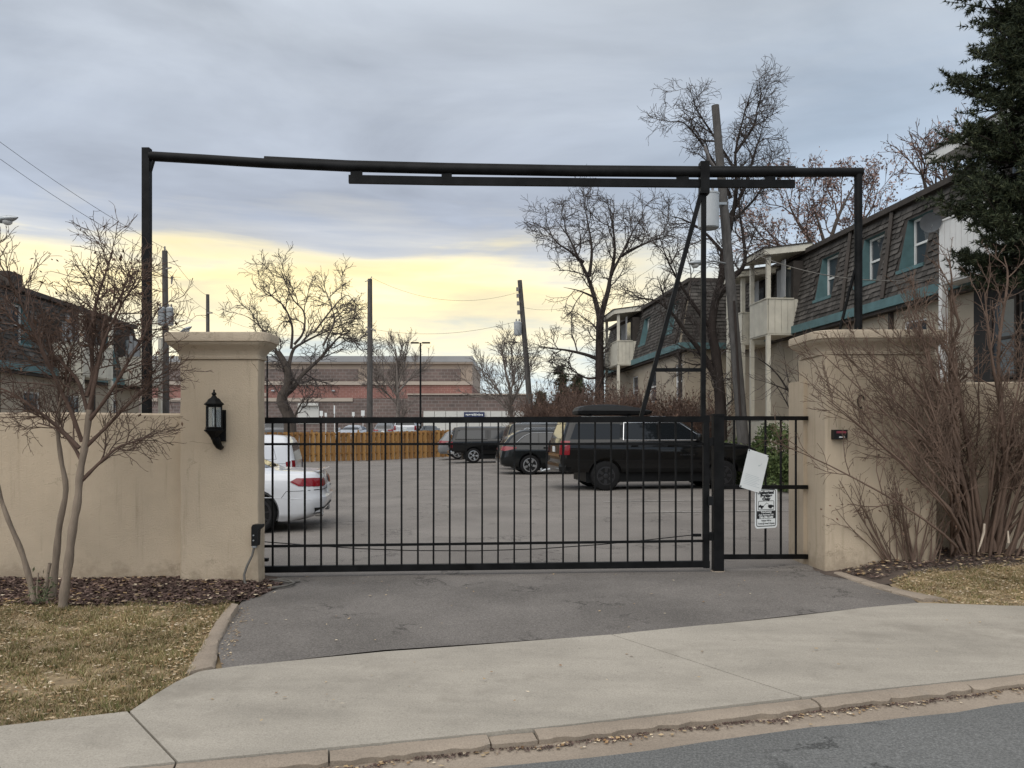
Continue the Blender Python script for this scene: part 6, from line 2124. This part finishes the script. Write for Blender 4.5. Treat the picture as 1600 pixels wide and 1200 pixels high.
for k, (px, Y, w, h, lab) in enumerate(((862, 44, 3.6, 3.6, 'brown twiggy bush behind the pickup, leftmost in the row'), (893, 41, 3.8, 4.4, 'large brown twiggy bush under the tall locust tree'), (926, 38, 3.2, 3.8, 'brown twiggy bush behind the rear of the cargo box'),
                                        (1010, 30.5, 2.2, 3.4, 'reddish twiggy bush behind the roof cargo box'), (1083, 29.5, 1.9, 3.0, 'reddish twiggy bush left of the leaning pole foot'), (975, 33.5, 2.2, 3.0, 'brown twiggy bush before the far building wall'))):
    bush(lab, px, Y, w, h, 110, 70 + k, 'twig_red', .1, .026, 'brown_leaf', 1600, .06)
mat_island('hedge_leaf', [(0, (.035, .055, .018)), (.5, (.07, .10, .032)), (1, (.13, .165, .06))])


def hedge(label, c, rad, n, seed, mt, ls):
    """evergreen shrub: stems inside a crown of leaf faces with an uneven outline"""
    r_ = np.random.default_rng(seed)
    root = thing('hedge', label, 'hedge', tuple(c))
    d = r_.normal(0, 1, (n, 3)); d /= np.linalg.norm(d, axis=1, keepdims=True); d[:, 2] = np.abs(d[:, 2])
    lump = 1 + .16 * np.sin(d[:, 0] * 7 + 1) * np.sin(d[:, 1] * 6) + .12 * np.sin(d[:, 2] * 9 + d[:, 0] * 5)
    q = r_.uniform(.55, 1, n) ** .5 * lump
    leaf_cloud(root, np.array(c) + d * q[:, None] * np.array(rad), ls, mt, 'crown', .03)
    m = MB()
    for i in range(14):
        a = r_.uniform(0, 6.28); m.tube([np.array(c) + (0, 0, -.05), np.array(c) + np.array(rad) * (math.cos(a) * .4, math.sin(a) * .4, .5), np.array(c) + np.array(rad) * (math.cos(a) * .75, math.sin(a) * .75, .75)], [.03, .02, .008], 4)
    m.build('stems', 'bark_dark', root)
    return root


hedge('rounded green hedge at the nose of the black SUV', (8.2, 23.4, .05), (1.9, 1.3, 1.6), 12000, 1, 'hedge_leaf', .06)
hedge('green hedge behind the fence panel beside the stucco stub', (8.4, 20.6, .05), (1.5, 1.1, 1.3), 9000, 2, 'hedge_leaf', .06)
hedge('low green hedge left of the leaning pole foot', (7.7, 25.6, .05), (.9, .9, 1.2), 4000, 3, 'hedge_leaf', .06)
mat_island('red_leaf', [(0, (.06, .015, .012)), (1, (.16, .05, .035))])
hedge('small dark red shrub below the green hedge', (7.95, 19.6, .05), (.55, .5, .5), 1500, 4, 'red_leaf', .04)

# dark evergreens on the skyline
mat_island('needle', [(0, (.018, .027, .014)), (.5, (.040, .052, .027)), (.85, (.072, .084, .042)), (1, (.12, .125, .062))], .7, .3)


def conifer(label, base, z0, z1, rad_f, nb, seed, tuft, nt_, nl=12, lim=None, name='conifer_tree', width=.022):
    r_ = np.random.default_rng(seed)
    root = thing(name, label, 'tree', tuple(base))
    b = np.array(base, float)
    m = MB(); m.tube([b + (0, 0, -.1), b + (.03, .02, (z1 - b[2]) * .5), b + (0, 0, z1 - b[2])], [.16, .10, .02], 8); m.build('trunk', 'bark_dark', root, smooth=60)
    bp, tc = [], []
    for i in range(nb):
        z = z0 + (z1 - z0) * (i + r_.uniform(0, 1)) / nb
        a = r_.uniform(0, 2 * np.pi)
        L = rad_f(z) * r_.uniform(.55, 1.08)
        if lim: L = min(L, lim(a))
        d = np.array((math.cos(a), math.sin(a), 0))
        rise = r_.uniform(-.05, .35)
        t = np.linspace(0, 1, 7)
        pts = np.array([(b[0], b[1], z)]) + t[:, None] * d * L + np.array([(0, 0, 1)]) * (t ** 2 * rise * L - .12 * L * np.sin(t * np.pi))[:, None]
        pts += np.cumsum(r_.normal(0, .03, pts.shape), axis=0)
        bp.append((pts, np.linspace(.035, .006, 7)))
        k = max(3, int(L * nt_))
        for j in range(k):
            u = r_.uniform(.28, 1); f = u * 6; q = min(int(f), 5); p = pts[q] + (pts[q + 1] - pts[q]) * (f - q)
            s = r_.normal(0, 1, 3); s[2] = abs(s[2]) * .6; s /= np.linalg.norm(s); sl = r_.uniform(.08, .42) * (1.15 - .5 * u)
            e = p + s * sl + d * sl * .5
            for w in (.35, .6, .8, 1): tc.append((p + (e - p) * w, (e - p)))
    V, Fc = tube_batch(np.array([p for p, _ in bp]), np.array([q for _, q in bp]), 4)
    link('limbs', mesh_np('limbs', V, Fc), 'bark_dark', root, smooth=180)
    C = np.array([c for c, _ in tc]); D = np.array([d for _, d in tc]); D /= np.linalg.norm(D, axis=1, keepdims=True)
    n = len(C)
    C = np.repeat(C, nl, 0); D = np.repeat(D, nl, 0)
    dd = r_.normal(0, 1, C.shape) + D * 1.1; dd /= np.linalg.norm(dd, axis=1, keepdims=True)
    sd = np.cross(dd, r_.normal(0, 1, C.shape)); sd /= np.linalg.norm(sd, axis=1, keepdims=True)
    ln_ = tuft * r_.uniform(.6, 1.2, len(C))[:, None]
    V = np.stack([C - sd * width / 2, C + sd * width / 2, C + dd * ln_], 1).reshape(-1, 3)
    o = link('crown', mesh_np('crown', V, np.arange(len(V)).reshape(-1, 3)), 'needle', root)
    return root


CB = np.array((9.35, 13.6, .0))
conifer('big dark green conifer at the right edge', CB, 4.25, 10.6, lambda z: float(np.interp(z, [4.1, 4.6, 5.8, 7.4, 9.2, 10.6], [1.0, 1.4, 1.78, 1.35, 1.12, .45])), 340, 77, .10, 20, 9,
        lambda a: 2.3 if math.cos(a) < .2 else 1.25)
for k, (px, Y, h, w, lab) in enumerate(((902, 75, 6.2, 2.2, 'dark evergreen on the skyline left of the locust trunk'), (876, 80, 7.5, 1.6, 'narrow dark evergreen on the skyline above the brown bushes'), (845, 85, 5.0, 2.4, 'low dark evergreen on the skyline beside the thin leaning pole'))):
    b = ((px - CX) * Y / F, Y, FZ)
    conifer(lab, b, FZ + .4, FZ + h, lambda z, h=h, w=w: w * (1 - (z - FZ) / h) + .15, 60, 90 + k, .5, 5, 6, name='conifer_tree', width=.14)

# ------------------------------------------------------------------ utility poles, lamps and wires
mat_bark('pole_wood', (.105, .098, .092), .3)
mat('transformer_grey', (.42, .44, .45), .5, .06, 2)
mat('ceramic', (.22, .20, .19), .4, .1, 4)


def pole(label, a, b, Y, r0, r1, z0, extras=(), Yt=None):
    p0 = at(*a, Y); p1 = at(*b, Yt or Y)
    k = (z0 - .3 - p1[2]) / (p0[2] - p1[2])
    foot = p1 + (p0 - p1) * k
    root = thing('utility_pole', label, 'utility pole', tuple(foot))
    m = MB(); m.tube([foot, foot + (p1 - foot) * .5 + (.02, 0, 0), p1], [r0, (r0 + r1) / 2, r1], 12); m.build('shaft', 'pole_wood', root, smooth=50)
    return root, foot, p1


def can(root, c, r, h, mt='transformer_grey'):
    m = MB(); m.lathe([(r * .9, -h / 2), (r, -h / 2 + .03), (r, h / 2 - .06), (r * 1.05, h / 2 - .05), (r * 1.05, h / 2), (r * .6, h / 2 + .05), (.03, h / 2 + .07)], tuple(c), 18); o = m.build('transformer', mt, root, smooth=40)
    for s in (-1, 1):
        m = MB(); m.lathe([(.03, 0), (.05, .04), (.03, .08), (.05, .12), (.02, .18)], (c[0] + s * r * .4, c[1], c[2] + h / 2 + .03), 8); m.build('bushing', 'ceramic', o, smooth=50)
    return o


def cobra(root, a, b, part='street_lamp_head'):
    """arm from a to the lamp head at b"""
    a, b = np.array(a), np.array(b); d = b - a; L = np.linalg.norm(d); d = d / L
    m = MB(); m.tube([a, a + d * L * .5 + (0, 0, .08), b - d * .3], .03, 6); m.build('lamp_arm', 'galvanised', root, smooth=60)
    t = np.linspace(0, 1, 9); prof = np.array([.03, .07, .11, .14, .15, .145, .12, .08, .02])
    m = MB(); V = []
    side = np.cross(d, (0, 0, 1)); side /= np.linalg.norm(side)
    for ti, pr in zip(t, prof):
        c = b - d * .35 + d * .75 * ti
        for k in range(10):
            an = 2 * math.pi * k / 10; V.append(c + side * math.cos(an) * pr + np.array((0, 0, 1)) * math.sin(an) * pr * .62)
    m.add(V, [(i * 10 + k, i * 10 + (k + 1) % 10, i * 10 + 10 + (k + 1) % 10, i * 10 + 10 + k) for i in range(8) for k in range(10)]); h = m.build(part, 'galvanised', root, smooth=60)
    m = MB(); m.lathe([(.12, 0), (.11, -.05), (.06, -.09), (.01, -.1)], tuple(b + d * .1 - (0, 0, .06)), 12); m.build('lens', 'pale_lens', h, smooth=60)


def wire(m, a, b, sag, r=.012, n=12):
    a, b = np.array(a, float), np.array(b, float); t = np.linspace(0, 1, n)[:, None]
    pts = a + (b - a) * t; pts[:, 2] -= (4 * sag * t * (1 - t))[:, 0]
    m.tube(pts, r, 4)


big, bf, bt = pole('big leaning wooden utility pole with grey transformer at right', (1158, 655), (1117.5, 165), 25, .20, .125, .08)
can(big, at(1107, 330, 24.5), .33, 1.12)
c = at(1140, 330, 24.7); m = MB(); m.bar(tuple(at(1112, 318, 24.7)), tuple(at(1135, 318, 24.9)), .06, .08); m.build('transformer_bracket', 'galvanised', big)
m = MB(); m.tube([at(1101, 228, 24.6), at(1108, 250, 24.7), at(1118, 262, 24.9)], [.05, .06, .03], 8); m.build('fuse_cutout', 'ceramic', big, smooth=50)
m = MB(); m.tube([at(1104, 240, 24.6), at(1103, 280, 24.5), at(1105, 312, 24.5)], .012, 5); m.build('jumper_wire', 'black_plastic', big)
cobra(big, at(1135, 412, 24.95), at(1090, 411, 24.3))
m = MB(); m.tube([at(1147, 470, 24.75), at(1152, 560, 24.75), at(1157, 650, 24.75)], .04, 6); m.build('riser_pipe', 'bark_dark', big, smooth=50)
midp, _, mt_ = pole('bare wooden utility pole standing at the wooden fence', (577, 716), (578, 436), 46.4, .20, .14, -.05)
m = MB(); m.bar(tuple(at(572, 511, 46.3)), tuple(at(587, 517, 46.3)), .08, .08); m.tube([at(573, 520, 46.3), at(578, 512, 46.3)], .03, 5); m.build('insulator_bracket', 'ceramic', midp)
m = MB(); m.tube([at(570, 440, 46.3), at(578, 437.5, 46.3), at(581, 432, 46.3)], .03, 5); m.build('top_pin', 'galvanised', midp)
thin, _, tt_ = pole('thin leaning utility pole with small transformer, right of centre', (829, 652), (812, 438), 45, .19, .13, 0)
can(thin, at(809, 514, 44.7), .22, .75)
for py in (452, 462, 474, 488):
    m = MB(); m.box(tuple(at(808.5 + (py - 450) * .05, py, 44.8)), (.16, .12, .22)); m.build('fuse_cutout', 'ceramic', thin)
lft, _, lt_ = pole('utility pole with twin transformers behind the left pillar', (259, 640), (257.5, 392), 38, .17, .13, -.2)
can(lft, at(252.5, 495, 37.7), .17, .85); can(lft, at(265.5, 495, 37.7), .17, .85)
m = MB(); m.tube([at(257.5, 392, 38), at(257.5, 385, 38)], .04, 6); m.bar(tuple(at(259, 420, 37.9)), tuple(at(268, 418, 37.9)), .06, .06); m.tube([at(269, 432, 37.8), at(268, 444, 37.8)], [.07, .03], 6); m.build('insulator', 'ceramic', lft)
cobra(lft, at(259, 530, 38), at(290, 515, 37.6))
fr, _, ft_ = pole('distant utility pole rising above the left pillar cap', (324.5, 640), (324.5, 460), 66, .19, .14, FZ)
m = MB(); m.bar(tuple(at(324, 489, 65.8)), tuple(at(332, 489, 65.8)), .1, .1); m.build('insulator', 'ceramic', fr)


def lamp_post(label, px, top, Y, heads, z0):
    c = at(px, top, Y)
    root = thing('lamp_post', label, 'lamp post', (c[0], Y, z0))
    m = MB(); m.tube([(c[0], Y, z0), (c[0], Y, c[2])], [.11, .075], 8); m.build('shaft', 'black_metal', root, smooth=60)
    m = MB(); m.lathe([(.28, 0), (.28, .5), (.2, .6)], (c[0], Y, z0), 10); m.build('base', 'concrete', root)
    for s in heads:
        m = MB(); m.box((c[0] + s * .55, Y, c[2] + .02), (.75, .38, .12)); m.box((c[0] + s * .12, Y, c[2]), (.22, .06, .06)); m.build('lamp_head', 'black_metal', root)
    return root


lamp_post('black twin headed parking lot lamp post before the store', 657, 536, 74, (-1, 1), FZ)
lamp_post('black lamp post just right of the left pillar', 417.5, 556, 72, (-1,), FZ)
# street lamp whose head enters at the left edge
sl = thing('street_lamp', 'grey cobra head street lamp reaching in at the left edge', 'street lamp', (at(-190, 700, 20)[0], 20.4, -.2))
pb = np.array((at(-190, 700, 20)[0], 20.4, -.2))
m = MB(); m.tube([pb, pb + (0, 0, 7.3)], [.11, .07], 10); m.build('shaft', 'galvanised', sl, smooth=60)
cobra(sl, pb + (0, 0, 7.0), at(6, 343, 20))
# small green tree foliage hidden; wires last
wr = MB(); wire(wr, at(-180, 80, 30), at(257.5, 388, 38), .45, .010)
tag(wr.build('power_line', 'black_plastic'), 'upper power line sloping in from the left edge to the pole', 'cable', 'power lines')
wr = MB(); wire(wr, at(-180, 110, 30), at(258, 406, 38), .5, .010)
tag(wr.build('power_line', 'black_plastic'), 'lower power line sloping in from the left edge to the pole', 'cable', 'power lines')
wr = MB(); wire(wr, at(258, 388, 38), at(324.5, 462, 66), .35, .012)
tag(wr.build('power_line', 'black_plastic'), 'upper power line between the two poles above the left pillar', 'cable', 'power lines')
wr = MB(); wire(wr, at(258, 420, 38), at(331, 488, 66), .35, .012)
tag(wr.build('power_line', 'black_plastic'), 'lower power line between the two poles above the left pillar', 'cable', 'power lines')
wr = MB(); wire(wr, at(331, 488, 66), at(578, 513, 46.4), 1.1, .009, 20)
tag(wr.build('power_line', 'black_plastic'), 'faint power line from the distant pole to the middle pole', 'cable', 'power lines')
wr = MB(); wire(wr, at(581, 434, 46.4), at(812, 456, 45), .9, .007, 20)
tag(wr.build('power_line', 'black_plastic'), 'upper power line between the middle pole and the thin pole', 'cable', 'power lines')
wr = MB(); wire(wr, at(586, 515, 46.4), at(815, 500, 45), .5, .008, 20)
tag(wr.build('power_line', 'black_plastic'), 'lower power line between the middle pole and the thin pole', 'cable', 'power lines')
wr = MB(); wire(wr, at(816, 480, 45), at(1132, 330, 25), 1.2, .006, 24)
tag(wr.build('power_line', 'black_plastic'), 'power line from the thin pole to the big leaning pole', 'cable', 'power lines')
wr = MB(); wire(wr, at(1140, 378, 25), bw(t_of(1432, LA) - 1.2, LA - .3, 5.35), .45, .013, 20)
tag(wr.build('service_cable', 'grey_cable'), 'grey service cable crossing the right building front', 'cable')
wr = MB(); wire(wr, at(-40, 432, 22), at(60, 470, 30), .2, .012, 8)
tag(wr.build('power_line', 'black_plastic'), 'short dark cable above the left roof', 'cable', 'power lines')
